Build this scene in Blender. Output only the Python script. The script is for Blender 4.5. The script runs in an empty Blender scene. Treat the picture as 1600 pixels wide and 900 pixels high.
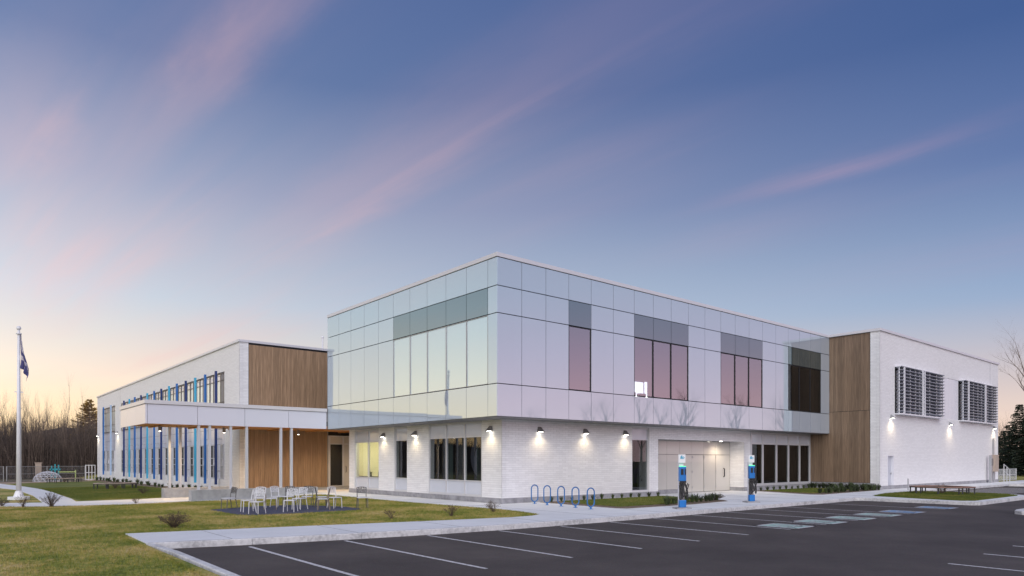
import bpy, bmesh, math, random
import numpy as np
from mathutils import Vector, Matrix
from mathutils.geometry import tessellate_polygon
random.seed(7); rng = np.random.default_rng(7)
S = bpy.context.scene
COL = S.collection
R = math.radians

# ------------------------------------------------------------------ camera, sky, light
def s2l(r, g, b, k=1.0):
    f = lambda c: (c/255/12.92) if c/255 <= .04045 else ((c/255+.055)/1.055)**2.4
    return (f(r)*k, f(g)*k, f(b)*k, 1.0)

CAM = (-18.03, -22.47, 1.97)
cam = bpy.data.cameras.new('camera'); co = bpy.data.objects.new('camera', cam); COL.objects.link(co)
cam.sensor_width = 36; cam.lens = 24.0; cam.clip_end = 3000; cam.clip_start = .1
cam.shift_y = 269/1600
co.location = CAM
co.rotation_euler = (R(90), 0, R(-40.0))
S.camera = co
S.view_settings.view_transform = 'Standard'; S.view_settings.look = 'None'
S.view_settings.exposure = 0.0; S.view_settings.gamma = 1.0

W = bpy.data.worlds.new('World'); S.world = W; W.use_nodes = True
def N(nt, t, **kw):
    n = nt.nodes.new(t)
    for k, v in kw.items(): setattr(n, k, v)
    return n
def ramp(nt, stops, interp='LINEAR'):
    n = nt.nodes.new('ShaderNodeValToRGB'); cr = n.color_ramp; cr.interpolation = interp
    while len(cr.elements) < len(stops): cr.elements.new(.5)
    for e, (p, c) in zip(cr.elements, stops): e.position = p; e.color = c
    return n
def math_(nt, op, a, b=None, clamp=False):
    n = nt.nodes.new('ShaderNodeMath'); n.operation = op; n.use_clamp = clamp
    for i, v in ((0, a), (1, b)):
        if v is None: continue
        if isinstance(v, (int, float)): n.inputs[i].default_value = v
        else: nt.links.new(v, n.inputs[i])
    return n.outputs[0]
def mix_(nt, f, a, b, mode='MIX'):
    n = nt.nodes.new('ShaderNodeMix'); n.data_type = 'RGBA'; n.blend_type = mode; n.clamp_factor = True
    for i, v in ((0, f), (6, a), (7, b)):
        if isinstance(v, (int, float, tuple)): n.inputs[i].default_value = v
        else: nt.links.new(v, n.inputs[i])
    return n.outputs[2]
def build_world():
    nt = W.node_tree; L = nt.links
    bg = nt.nodes['Background']
    tc = N(nt, 'ShaderNodeTexCoord'); nm = N(nt, 'ShaderNodeVectorMath', operation='NORMALIZE')
    L.new(tc.outputs['Generated'], nm.inputs[0])
    sp = N(nt, 'ShaderNodeSeparateXYZ'); L.new(nm.outputs[0], sp.inputs[0])
    x, y, z = sp.outputs
    el = math_(nt, 'DIVIDE', math_(nt, 'ARCSINE', math_(nt, 'MAXIMUM', z, 0.0)), math.pi/2)   # 0..1 = 0..90 deg
    h = math_(nt, 'SQRT', math_(nt, 'ADD', math_(nt, 'MULTIPLY', x, x), math_(nt, 'MULTIPLY', y, y)))
    az = R(112)
    s = math_(nt, 'DIVIDE', math_(nt, 'ADD', math_(nt, 'MULTIPLY', x, math.cos(az)), math_(nt, 'MULTIPLY', y, math.sin(az))), math_(nt, 'MAXIMUM', h, .001))
    def rp(st): 
        n = ramp(nt, [(e/90, s2l(*c)) for e, c in st]); L.new(el, n.inputs[0]); return n.outputs[0]
    A = rp([(0,(255,206,140)),(3,(255,224,180)),(6,(246,226,205)),(12,(200,211,222)),(20,(160,171,197)),(28,(108,129,171)),(45,(76,98,154)),(90,(55,76,130))])
    B = rp([(0,(240,205,190)),(3,(236,214,206)),(5.5,(206,196,202)),(11,(142,167,203)),(20,(84,112,166)),(28,(60,90,146)),(45,(54,76,132)),(90,(50,70,122))])
    C = rp([(0,(243,206,208)),(5,(240,200,214)),(9,(214,192,218)),(14,(176,184,214)),(20,(146,162,202)),(32,(108,130,180)),(50,(72,96,152)),(90,(55,74,125))])
    mulc = N(nt, 'ShaderNodeVectorMath', operation='SCALE'); L.new(C, mulc.inputs[0]); L.new(math_(nt, 'ADD', 1.0, math_(nt, 'MULTIPLY', math_(nt, 'EXPONENT', math_(nt, 'MULTIPLY', el, -9.0)), .55)), mulc.inputs['Scale']); C = mulc.outputs[0]
    t1 = math_(nt, 'POWER', math_(nt, 'DIVIDE', math_(nt, 'MAXIMUM', math_(nt, 'ADD', s, .35), 0.0), 1.35), .95, True)
    t2 = math_(nt, 'DIVIDE', math_(nt, 'MAXIMUM', math_(nt, 'SUBTRACT', -.30, s), 0.0), .6, True)
    base = mix_(nt, t2, mix_(nt, t1, B, A), C)
    # high thin clouds, streaked along one direction of a flat layer overhead
    zz = math_(nt, 'ADD', math_(nt, 'MAXIMUM', z, 0.0), .06)
    u0 = math_(nt, 'DIVIDE', x, zz); v0 = math_(nt, 'DIVIDE', y, zz)
    ca, sa = math.cos(R(95)), math.sin(R(95))
    u = math_(nt, 'ADD', math_(nt, 'MULTIPLY', u0, ca), math_(nt, 'MULTIPLY', v0, sa))
    v = math_(nt, 'SUBTRACT', math_(nt, 'MULTIPLY', v0, ca), math_(nt, 'MULTIPLY', u0, sa))
    def streak(su, sv, sc, lo, hi, det, off):
        cb = N(nt, 'ShaderNodeCombineXYZ')
        L.new(math_(nt, 'MULTIPLY', u, su), cb.inputs[0]); L.new(math_(nt, 'MULTIPLY', v, sv), cb.inputs[1]); cb.inputs[2].default_value = off
        no = N(nt, 'ShaderNodeTexNoise'); no.inputs['Scale'].default_value = sc; no.inputs['Detail'].default_value = det
        no.inputs['Roughness'].default_value = .55; no.inputs['Distortion'].default_value = .9
        L.new(cb.outputs[0], no.inputs['Vector'])
        mr = N(nt, 'ShaderNodeMapRange', interpolation_type='SMOOTHSTEP'); L.new(no.outputs[0], mr.inputs[0])
        mr.inputs[1].default_value = lo; mr.inputs[2].default_value = hi
        return mr.outputs[0]
    c1 = streak(.20, .75, 1.0, .50, .80, 4, 5.3)
    c2 = streak(.28, 3.4, 1.1, .40, .74, 8, 8.7)
    cbw = N(nt, 'ShaderNodeCombineXYZ'); L.new(math_(nt, 'MULTIPLY', u, .9), cbw.inputs[0]); L.new(math_(nt, 'MULTIPLY', v, 2.2), cbw.inputs[1])
    nw = N(nt, 'ShaderNodeTexNoise'); nw.inputs['Scale'].default_value = 1.3; nw.inputs['Detail'].default_value = 8; nw.inputs['Roughness'].default_value = .6; L.new(cbw.outputs[0], nw.inputs['Vector'])
    vw = math_(nt, 'ADD', v, math_(nt, 'MULTIPLY', math_(nt, 'SUBTRACT', nw.outputs[0], .5), .34))
    def gauss(t, c_, w_):
        q = math_(nt, 'DIVIDE', math_(nt, 'SUBTRACT', t, c_), w_); return math_(nt, 'EXPONENT', math_(nt, 'MULTIPLY', math_(nt, 'MULTIPLY', q, q), -1.0))
    acc = None
    for vc, vw_, uc, uw, st in ((-1.17,.15,2.0,1.25,.85),(-.90,.11,2.95,.75,.9),(-.33,.10,2.2,.55,.8),(-.62,.07,1.5,.35,.5),(-2.10,.07,.75,.35,.75),(-1.55,.12,1.3,.45,.3),(-.62,.16,3.2,.8,.9),(-1.75,.2,1.6,.6,.25),(-2.4,.15,1.2,.4,.35),(.25,.2,2.6,1.2,.7),(1.4,.3,0.,2.,.6),(-3.2,.25,-.5,1.5,.6),(-1.6,.35,4.2,1.2,.6)):
        g_ = math_(nt, 'MULTIPLY', math_(nt, 'MULTIPLY', gauss(vw, vc, vw_), gauss(u, uc, uw)), st); acc = g_ if acc is None else math_(nt, 'ADD', acc, g_)
    wisp = math_(nt, 'ADD', math_(nt, 'MULTIPLY', c2, .6), .52)
    cl = math_(nt, 'ADD', math_(nt, 'MULTIPLY', acc, wisp), math_(nt, 'MULTIPLY', math_(nt, 'MULTIPLY', c1, wisp), .55), True)
    fade = math_(nt, 'MULTIPLY', math_(nt, 'DIVIDE', math_(nt, 'MAXIMUM', z, 0.0), .07, True), .8)
    pink = mix_(nt, t1, s2l(180, 150, 185), s2l(245, 196, 190))
    fin = mix_(nt, math_(nt, 'MULTIPLY', cl, fade), base, mix_(nt, .50, base, pink))
    # afterglow round the point where the sun went down
    ag = R(128); cg = math_(nt, 'DIVIDE', math_(nt, 'ADD', math_(nt, 'MULTIPLY', x, math.cos(ag)), math_(nt, 'MULTIPLY', y, math.sin(ag))), math_(nt, 'MAXIMUM', h, .001))
    gw = math_(nt, 'MULTIPLY', math_(nt, 'POWER', math_(nt, 'MAXIMUM', cg, 0.0), 4.0), math_(nt, 'EXPONENT', math_(nt, 'MULTIPLY', el, -4.2)))
    mg = N(nt, 'ShaderNodeVectorMath', operation='MULTIPLY_ADD')
    vs_ = N(nt, 'ShaderNodeCombineXYZ')
    for i_, k_ in enumerate((.95, .98, .88)): L.new(math_(nt, 'MULTIPLY', gw, k_), vs_.inputs[i_])
    L.new(fin, mg.inputs[0]); L.new(vs_.outputs[0], mg.inputs[1]); L.new(fin, mg.inputs[2]); fin = mg.outputs[0]
    L.new(fin, bg.inputs[0]); bg.inputs[1].default_value = 1.0
build_world()
sl = bpy.data.lights.new('sun', 'SUN'); so = bpy.data.objects.new('sun', sl); COL.objects.link(so)
sl.energy = 2.7; sl.angle = R(70); sl.color = (1.0, .96, .925)  # added soft fill from behind the camera, standing in for bright sky
sd = Vector((math.cos(R(228))*math.cos(R(36)), math.sin(R(228))*math.cos(R(36)), math.sin(R(36))))
so.rotation_euler = sd.to_track_quat('Z', 'Y').to_euler()

# ------------------------------------------------------------------ materials
def rgb(c): return tuple(c) + (1.0,) if len(c) == 3 else tuple(c)
def mat(name, col=(.5,.5,.5), rough=.6, metal=0., coat=0., coat_ior=1.5, emit=None, es=0., spec=.5, vary=0., noise=None, bump=None, attr=None):
    """noise=(scale, amount, (sx,sy,sz)) albedo mottling, bump=(scale, strength, dist), vary: per-object value spread"""
    m = bpy.data.materials.new(name); m.use_nodes = True; nt = m.node_tree; L = nt.links
    b = nt.nodes['Principled BSDF']
    b.inputs['Roughness'].default_value = rough; b.inputs['Metallic'].default_value = metal
    b.inputs['Coat Weight'].default_value = coat; b.inputs['Coat IOR'].default_value = coat_ior
    b.inputs['Coat Roughness'].default_value = .015; b.inputs['Specular IOR Level'].default_value = spec
    c = rgb(col)
    out = None
    tc = N(nt, 'ShaderNodeTexCoord')
    if noise:
        mp = N(nt, 'ShaderNodeMapping'); L.new(tc.outputs['Object'], mp.inputs[0]); mp.inputs['Scale'].default_value = noise[2]
        no = N(nt, 'ShaderNodeTexNoise'); no.inputs['Scale'].default_value = noise[0]; no.inputs['Detail'].default_value = 6; no.inputs['Roughness'].default_value = .65
        L.new(mp.outputs[0], no.inputs['Vector'])
        a = noise[1]
        lo = tuple(max(0, k*(1-a)) for k in c[:3])+(1,); hi = tuple(min(1, k*(1+a)) for k in c[:3])+(1,)
        r_ = ramp(nt, [(.3, lo), (.7, hi)]); L.new(no.outputs[0], r_.inputs[0]); out = r_.outputs[0]
    if vary or attr:
        hsv = N(nt, 'ShaderNodeHueSaturation')
        if out is not None: L.new(out, hsv.inputs['Color'])
        else: hsv.inputs['Color'].default_value = c
        if attr:
            at = N(nt, 'ShaderNodeAttribute', attribute_name=attr); src = at.outputs['Fac']; vv = vary or .1
        else:
            oi = N(nt, 'ShaderNodeObjectInfo'); src = oi.outputs['Random']; vv = vary
        L.new(math_(nt, 'ADD', math_(nt, 'MULTIPLY', src, 2*vv), 1-vv), hsv.inputs['Value']); out = hsv.outputs[0]
    if out is not None: L.new(out, b.inputs['Base Color'])
    else: b.inputs['Base Color'].default_value = c
    if bump:
        no = N(nt, 'ShaderNodeTexNoise'); no.inputs['Scale'].default_value = bump[0]; no.inputs['Detail'].default_value = 4
        L.new(tc.outputs['Object'], no.inputs['Vector'])
        bp = N(nt, 'ShaderNodeBump'); bp.inputs['Strength'].default_value = bump[1]; bp.inputs['Distance'].default_value = bump[2]
        L.new(no.outputs[0], bp.inputs['Height']); L.new(bp.outputs[0], b.inputs['Normal'])
        if coat: L.new(bp.outputs[0], b.inputs['Coat Normal'])
    if emit: b.inputs['Emission Color'].default_value = rgb(emit); b.inputs['Emission Strength'].default_value = es
    return m
def glass(name, ior=1.7, tint=(.55,.6,.6)):
    m = bpy.data.materials.new(name); m.use_nodes = True; nt = m.node_tree; L = nt.links
    nt.nodes.remove(nt.nodes['Principled BSDF'])
    fr = N(nt, 'ShaderNodeFresnel'); fr.inputs[0].default_value = ior
    tr = N(nt, 'ShaderNodeBsdfTransparent'); tr.inputs[0].default_value = rgb(tint)
    gl = N(nt, 'ShaderNodeBsdfGlossy'); gl.inputs['Roughness'].default_value = .008; gl.inputs['Color'].default_value = (.94,.96,1.,1)
    ge = N(nt, 'ShaderNodeNewGeometry'); fo = math_(nt, 'MULTIPLY', fr.outputs[0], math_(nt, 'SUBTRACT', 1.0, ge.outputs['Backfacing']))
    mx = N(nt, 'ShaderNodeMixShader'); L.new(fo, mx.inputs[0]); L.new(tr.outputs[0], mx.inputs[1]); L.new(gl.outputs[0], mx.inputs[2])
    L.new(mx.outputs[0], nt.nodes['Material Output'].inputs[0]); return m
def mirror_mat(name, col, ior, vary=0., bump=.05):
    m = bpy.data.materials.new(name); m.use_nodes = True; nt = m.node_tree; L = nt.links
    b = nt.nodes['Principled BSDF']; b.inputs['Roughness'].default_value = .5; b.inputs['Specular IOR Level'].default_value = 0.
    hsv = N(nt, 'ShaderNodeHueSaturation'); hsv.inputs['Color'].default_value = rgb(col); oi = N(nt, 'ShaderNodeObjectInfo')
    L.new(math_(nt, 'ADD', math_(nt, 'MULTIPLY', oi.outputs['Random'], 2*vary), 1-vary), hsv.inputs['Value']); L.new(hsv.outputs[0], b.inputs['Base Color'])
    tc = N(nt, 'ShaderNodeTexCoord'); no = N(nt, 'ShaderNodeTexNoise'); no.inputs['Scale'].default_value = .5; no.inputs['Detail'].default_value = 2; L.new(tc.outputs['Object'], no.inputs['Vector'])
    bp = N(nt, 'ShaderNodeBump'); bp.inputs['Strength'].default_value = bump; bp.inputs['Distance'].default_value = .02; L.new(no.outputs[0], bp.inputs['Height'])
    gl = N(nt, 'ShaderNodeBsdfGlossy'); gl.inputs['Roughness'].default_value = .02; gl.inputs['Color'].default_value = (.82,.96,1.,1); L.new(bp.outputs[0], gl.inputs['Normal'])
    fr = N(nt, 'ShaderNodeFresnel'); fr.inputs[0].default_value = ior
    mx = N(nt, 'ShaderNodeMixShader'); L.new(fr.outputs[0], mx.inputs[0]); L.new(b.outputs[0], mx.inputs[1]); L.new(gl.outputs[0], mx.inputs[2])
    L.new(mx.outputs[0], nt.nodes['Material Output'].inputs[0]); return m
def ground_mat(name, stops, scale, scale2, rough=.95, bump=.3, bdist=.02, fine=None):
    m = bpy.data.materials.new(name); m.use_nodes = True; nt = m.node_tree; L = nt.links
    b = nt.nodes['Principled BSDF']; b.inputs['Roughness'].default_value = rough
    b.inputs['Specular IOR Level'].default_value = .3
    g = N(nt, 'ShaderNodeNewGeometry')
    n1 = N(nt, 'ShaderNodeTexNoise'); n1.inputs['Scale'].default_value = scale; n1.inputs['Detail'].default_value = 8; n1.inputs['Roughness'].default_value = .65
    n2 = N(nt, 'ShaderNodeTexNoise'); n2.inputs['Scale'].default_value = scale2; n2.inputs['Detail'].default_value = 5
    L.new(g.outputs['Position'], n1.inputs['Vector']); L.new(g.outputs['Position'], n2.inputs['Vector'])
    f = math_(nt, 'ADD', math_(nt, 'MULTIPLY', n1.outputs[0], .62), math_(nt, 'MULTIPLY', n2.outputs[0], .38))
    r_ = ramp(nt, [(p, rgb(c)) for p, c in stops]); L.new(f, r_.inputs[0])
    out = r_.outputs[0]
    if fine:
        n3 = N(nt, 'ShaderNodeTexVoronoi'); n3.inputs['Scale'].default_value = fine[0]; L.new(g.outputs['Position'], n3.inputs['Vector'])
        out = mix_(nt, fine[1], out, mix_(nt, 1.0, out, n3.outputs['Color'], 'MULTIPLY'))
    L.new(out, b.inputs['Base Color'])
    bp = N(nt, 'ShaderNodeBump'); bp.inputs['Strength'].default_value = bump; bp.inputs['Distance'].default_value = bdist
    L.new(n2.outputs[0], bp.inputs['Height']); L.new(bp.outputs[0], b.inputs['Normal'])
    return m
def wood_mat(name, col, col2, rough=.55, vary=.2):
    m = bpy.data.materials.new(name); m.use_nodes = True; nt = m.node_tree; L = nt.links
    b = nt.nodes['Principled BSDF']; b.inputs['Roughness'].default_value = rough
    tc = N(nt, 'ShaderNodeTexCoord'); oi = N(nt, 'ShaderNodeObjectInfo')
    ad = N(nt, 'ShaderNodeVectorMath', operation='ADD'); L.new(tc.outputs['Object'], ad.inputs[0]); 
    cb = N(nt, 'ShaderNodeCombineXYZ'); L.new(math_(nt, 'MULTIPLY', oi.outputs['Random'], 60.), cb.inputs[2]); L.new(cb.outputs[0], ad.inputs[1])
    mp = N(nt, 'ShaderNodeMapping'); L.new(ad.outputs[0], mp.inputs[0]); mp.inputs['Scale'].default_value = (24, 24, 1.1)
    no = N(nt, 'ShaderNodeTexNoise'); no.inputs['Scale'].default_value = 1.; no.inputs['Detail'].default_value = 5; L.new(mp.outputs[0], no.inputs['Vector'])
    r_ = ramp(nt, [(.3, rgb(col)), (.72, rgb(col2))]); L.new(no.outputs[0], r_.inputs[0])
    hsv = N(nt, 'ShaderNodeHueSaturation'); L.new(r_.outputs[0], hsv.inputs['Color'])
    L.new(math_(nt, 'ADD', math_(nt, 'MULTIPLY', oi.outputs['Random'], 2*vary), 1-vary), hsv.inputs['Value'])
    L.new(hsv.outputs[0], b.inputs['Base Color'])
    return m

M = dict(
 brick=mat('white_brick', (.80,.80,.81), .55, attr='tone', vary=.05, noise=(3., .03, (1,1,1))),
 mortar=mat('mortar', (.60,.60,.61), .9),
 brick_even=mat('smooth_white_brick', (.79,.79,.80), .55, attr='tone', vary=.035),
 brick_grey=mat('pale_grey_brick', (.74,.74,.75), .6, attr='tone', vary=.05),
 conc=mat('foundation_concrete', (.30,.30,.32), .85, noise=(2.5, .3, (1,1,1)), bump=(20,.3,.01)),
 plinth=mat('plinth_concrete', (.30,.31,.33), .85, noise=(2.0, .22, (1,1,1)), bump=(20,.3,.01)),
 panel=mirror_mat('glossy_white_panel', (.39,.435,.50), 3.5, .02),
 blindglass=mirror_mat('glass_with_drawn_blind', (.40,.46,.48), 4.6, .01),  # pale base stands in for sky reflected in the left-face glass
 blindwhite=mirror_mat('glass_with_white_blind', (.78,.79,.78), 3.4, .01),  # white base stands in for bright sky mirrored in the wing's glass
 spandrel=mirror_mat('dark_glass_spandrel', (.035,.05,.055), 3.2),
 white=mat('white_aluminium', (.72,.73,.78), .35, spec=.5),
 blade=mat('louvre_blade', (.25,.27,.32), .4),
 coping=mat('pale_metal_coping', (.60,.60,.64), .3, spec=.6),
 colgrey=mat('grey_painted_column', (.50,.52,.58), .4),
 canopy=mat('canopy_fascia_metal', (.62,.64,.74), .3, coat=.35, coat_ior=1.5, vary=.02),
 frame=mat('silver_window_frame', (.62,.63,.66), .35, metal=.3),
 darkframe=mat('dark_brown_frame', (.16,.14,.13), .5),
 whitepane=mat('white_spandrel_pane', (.62,.65,.72), .2, coat=.8, coat_ior=1.5),
 dark=mat('dark_interior', (.025,.025,.03), .9),
 midgrey=mat('interior_grey', (.12,.12,.13), .9),
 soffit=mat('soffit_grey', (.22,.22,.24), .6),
 roof=mat('roof_membrane', (.4,.4,.42), .8),
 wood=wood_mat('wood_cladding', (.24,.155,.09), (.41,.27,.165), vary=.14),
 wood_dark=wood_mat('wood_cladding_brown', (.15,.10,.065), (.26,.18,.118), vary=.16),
 ceil=wood_mat('wood_ceiling', (.45,.19,.055), (.62,.30,.10), vary=.15),
 glass=glass('window_glass', 1.7, (.80,.83,.83)),
 glass_up=glass('upper_reflective_glass', 3.9, (.42,.45,.5)),
 glass_dark=glass('dark_reflective_glass', 1.6, (.45,.47,.46)),
 blind=mat('white_blind', (.85,.85,.84), .8),
 yellow=mat('cream_room_wall', (.85,.82,.62), .8),
 beige=mat('beige_metal_panel', (.56,.54,.50), .22, coat=.7, coat_ior=1.5, vary=.03),
 navy=mat('navy_fin', (.010,.035,.16), .4), mid=mat('mid_blue_fin', (.016,.13,.42), .4), cyan=mat('light_blue_fin', (.055,.38,.62), .4),
 paleb=mat('pale_blue_fin', (.35,.48,.68), .4),
 bike=mat('blue_rack_steel', (.03,.16,.42), .35, metal=.3),
 evblue=mat('charger_blue', (.01,.17,.52), .35, coat=.4), black=mat('black_plastic', (.015,.015,.018), .45),
 screen=mat('green_light', (.1,.6,.3), .4, emit=(.1,.9,.45), es=.8), signw=mat('sign_white', (.78,.79,.8), .35), letter=mat('sign_blue_letter', (.02,.35,.55), .4),
 lampbody=mat('lamp_grey', (.24,.23,.23), .45, metal=.4), lampwhite=mat('lamp_white', (.30,.30,.31), .45),
 lens=mat('lamp_lens', (1,.95,.85), .4, emit=(1.,.94,.8), es=14.),
 steel=mat('grey_steel', (.45,.46,.48), .4, metal=.6), chairw=mat('white_chair_metal', (.64,.65,.68), .35), chairg=mat('grey_chair_metal', (.12,.12,.125), .4, metal=.4), chairt=mat('tan_chair_metal', (.26,.22,.18), .4, metal=.3),  # grey and tan chairs: white metal with backlit shade put into the colour
 seatm=mat('chair_seat', (.55,.56,.6), .4),
 bench=mat('bench_red_brown', (.27,.15,.11), .6, noise=(8,.2,(1,1,1))), bleg=mat('bench_leg', (.04,.04,.045), .5),
 benchp=mat('bench_pale_brown', (.34,.27,.22), .6, noise=(8,.2,(1,1,1))),
 pole=mat('flagpole_white', (.72,.73,.77), .3), flagb=mat('flag_blue', (.08,.08,.22), .8), flagw=mat('flag_pale', (.62,.58,.62), .8), rope=mat('rope', (.5,.5,.48), .8),
 asphalt=ground_mat('asphalt', [(.36,(.062,.051,.048)),(.48,(.087,.073,.069)),(.56,(.106,.089,.083)),(.66,(.145,.122,.112))], .30, 42., .82, .5, .01, (160., .5)),
 walk=ground_mat('sidewalk_concrete', [(.35,(.58,.59,.61)),(.5,(.66,.67,.69)),(.65,(.72,.73,.75))], .5, 25., .85, .2, .004),
 joint=mat('joint_filler', (.22,.22,.23), .9),
 kerbm=ground_mat('kerb_concrete', [(.38,(.36,.36,.37)),(.5,(.55,.55,.56)),(.6,(.64,.64,.65))], 1.3, 12., .85, .4, .01),
 lawn=ground_mat('lawn', [(.38,(.092,.130,.02)),(.46,(.185,.205,.034)),(.53,(.34,.285,.078)),(.62,(.50,.38,.18))], .42, 7.5, .95, .7, .03),
 lawng=ground_mat('green_lawn', [(.34,(.065,.095,.018)),(.5,(.115,.14,.028)),(.64,(.20,.18,.05))], .4, 6, .95, .7, .03),
 mulch=ground_mat('mulch', [(.35,(.08,.055,.04)),(.6,(.22,.17,.13))], 6, 30, .95, .8, .03),
 field=ground_mat('field', [(.35,(.07,.065,.03)),(.6,(.15,.115,.07))], .05, 2., .95, .5, .03),
 sand=ground_mat('sandy_ground', [(.35,(.28,.21,.16)),(.6,(.36,.28,.22))], 1., 10., .95, .3, .01),
 mat_=ground_mat('blue_grey_gravel', [(.4,(.07,.075,.12)),(.6,(.16,.165,.24))], 20., 60., .95, .8, .02, (60,.6)),
 line=mat('white_road_paint', (.52,.51,.52), .75, noise=(14,.5,(1,1,1))),
 evgreen=mat('green_stall_paint', (.34,.48,.44), .7, noise=(5,.2,(1,1,1))), hblue=mat('blue_stall_paint', (.16,.30,.50), .7, noise=(5,.2,(1,1,1))),
 bark=mat('bare_bark', (.105,.085,.075), .9), barkl=mat('pale_bark', (.21,.16,.125), .9), needle=mat('spruce_needles', (.020,.032,.018), .8, attr='tone', vary=.45), needle2=mat('pine_needles', (.42,.28,.08), .8, attr='tone', vary=.4),  # sunset backlight is put into the golden pine needle colour
 hill=mat('wooded_hill', (.055,.045,.048), .95, noise=(.6,.35,(1,1,.2))), brush=mat('underbrush_twigs', (.085,.062,.050), .95, attr='tone', vary=.5),
 twig=mat('dry_twigs', (.085,.06,.042), .9), seed=mat('dry_seed_heads', (.10,.065,.045), .9), leafy=mat('bed_plant_leaves', (.055,.080,.028), .7, attr='tone', vary=.4), leafd=mat('dark_bed_plant_leaves', (.035,.050,.022), .7, attr='tone', vary=.4),
 fence=mat('galvanised_fence', (.28,.28,.28), .5, metal=.4), gatew=mat('white_gate', (.62,.63,.65), .5), net=mat('pale_climbing_net', (.55,.56,.62), .6), cyanp=mat('cyan_play_metal', (.02,.42,.5), .4), lime=mat('lime_post', (.5,.6,.2), .5), tan=mat('tan_column', (.42,.34,.28), .8),
)

# ------------------------------------------------------------------ mesh builder
def smooth01(t): t = max(0., min(1., t)); return t*t*(3-2*t)
def gz(x, y): return (-0.2*smooth01((y-9)/6)-.0055*min(60, max(0, y-20)))*smooth01((-x-1)/3.5)
class MB:
    def __init__(s): s.v = []; s.f = []; s.t = []
    def add(s, vs, fs, tone=None):
        o = len(s.v); s.v += [tuple(p) for p in vs]; s.f += [tuple(i+o for i in f) for f in fs]
        if tone is not None: s.t += [tone]*len(fs)
        return s
    def box(s, x0, y0, z0, x1, y1, z1, tone=None, M4=None):
        x0, x1 = min(x0,x1), max(x0,x1); y0, y1 = min(y0,y1), max(y0,y1); z0, z1 = min(z0,z1), max(z0,z1)
        vs = [(x0,y0,z0),(x1,y0,z0),(x1,y1,z0),(x0,y1,z0),(x0,y0,z1),(x1,y0,z1),(x1,y1,z1),(x0,y1,z1)]
        if M4 is not None: vs = [M4 @ Vector(p) for p in vs]
        return s.add(vs, [(0,3,2,1),(4,5,6,7),(0,1,5,4),(1,2,6,5),(2,3,7,6),(3,0,4,7)], tone)
    def tube(s, p0, p1, r0, r1=None, n=6, cap=True, tone=None):
        r1 = r0 if r1 is None else r1
        p0 = Vector(p0); p1 = Vector(p1); d = p1-p0
        if d.length < 1e-6: return s
        d.normalize(); a = d.orthogonal().normalized(); b = d.cross(a)
        vs = []
        for p, r in ((p0, r0), (p1, r1)):
            for i in range(n):
                q = 2*math.pi*i/n; vs.append(p + a*(r*math.cos(q)) + b*(r*math.sin(q)))
        fs = [(i, (i+1)%n, n+(i+1)%n, n+i) for i in range(n)]
        if cap: fs += [tuple(range(n-1,-1,-1)), tuple(range(n, 2*n))]
        return s.add(vs, fs, tone)
    def path(s, pts, r, n=6):
        for a, b in zip(pts[:-1], pts[1:]): s.tube(a, b, r, r, n, False)
        return s
    def prism(s, pts, z0, z1):
        n = len(pts); vs = [(x,y,z0) for x,y in pts]+[(x,y,z1) for x,y in pts]
        return s.add(vs, [tuple(range(n-1,-1,-1)), tuple(range(n,2*n))]+[(i,(i+1)%n,n+(i+1)%n,n+i) for i in range(n)])
    def sphere(s, c, r, n=10, m=6, sz=1.):
        vs = []
        for j in range(m+1):
            t = math.pi*j/m
            for i in range(n):
                p = 2*math.pi*i/n; vs.append((c[0]+r*math.sin(t)*math.cos(p), c[1]+r*math.sin(t)*math.sin(p), c[2]+r*sz*math.cos(t)))
        return s.add(vs, [(j*n+i, j*n+(i+1)%n, (j+1)*n+(i+1)%n, (j+1)*n+i) for j in range(m) for i in range(n)])
    def build(s, name, m, parent=None, smooth=False, kind=None, bevel=0, origin=None):
        me = bpy.data.meshes.new(name)
        vs = s.v
        if origin is not None: vs = [(p[0]-origin[0], p[1]-origin[1], p[2]-origin[2]) for p in vs]
        me.from_pydata(vs, [], s.f)
        if s.t and len(s.t) == len(s.f):
            a = me.attributes.new('tone', 'FLOAT', 'FACE'); a.data.foreach_set('value', s.t)
        me.materials.append(m)
        if smooth: me.polygons.foreach_set('use_smooth', [True]*len(me.polygons))
        o = bpy.data.objects.new(name, me); COL.objects.link(o)
        if parent is not None: o.parent = parent
        if origin is not None: o.location = origin
        if kind: o['kind'] = kind
        if bevel:
            md = o.modifiers.new('bevel', 'BEVEL'); md.width = bevel; md.segments = 2; md.limit_method = 'ANGLE'
        return o
def tag(o, label=None, cat=None, group=None, kind=None):
    if label: o['label'] = label
    if cat: o['category'] = cat
    if group: o['group'] = group
    if kind: o['kind'] = kind
    return o
def empty(name, loc=(0,0,0), rz=0, label=None, cat=None, group=None):
    o = bpy.data.objects.new(name, None); COL.objects.link(o); o.location = loc; o.rotation_euler = (0,0,rz)
    return tag(o, label, cat, group)
def copy_tree(o, parent=None):
    c = o.copy(); COL.objects.link(c); c.parent = parent
    for ch in list(o.children): copy_tree(ch, c)
    return c
def place(proto, used, loc, rz=0, label=None, scale=None, group=None):
    o = proto if not used else copy_tree(proto)
    o.location = loc; o.rotation_euler = (0,0,rz)
    if label: o['label'] = label
    if group: o['group'] = group
    if scale: o.scale = (scale,)*3 if isinstance(scale, (int,float)) else scale
    return o

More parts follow.
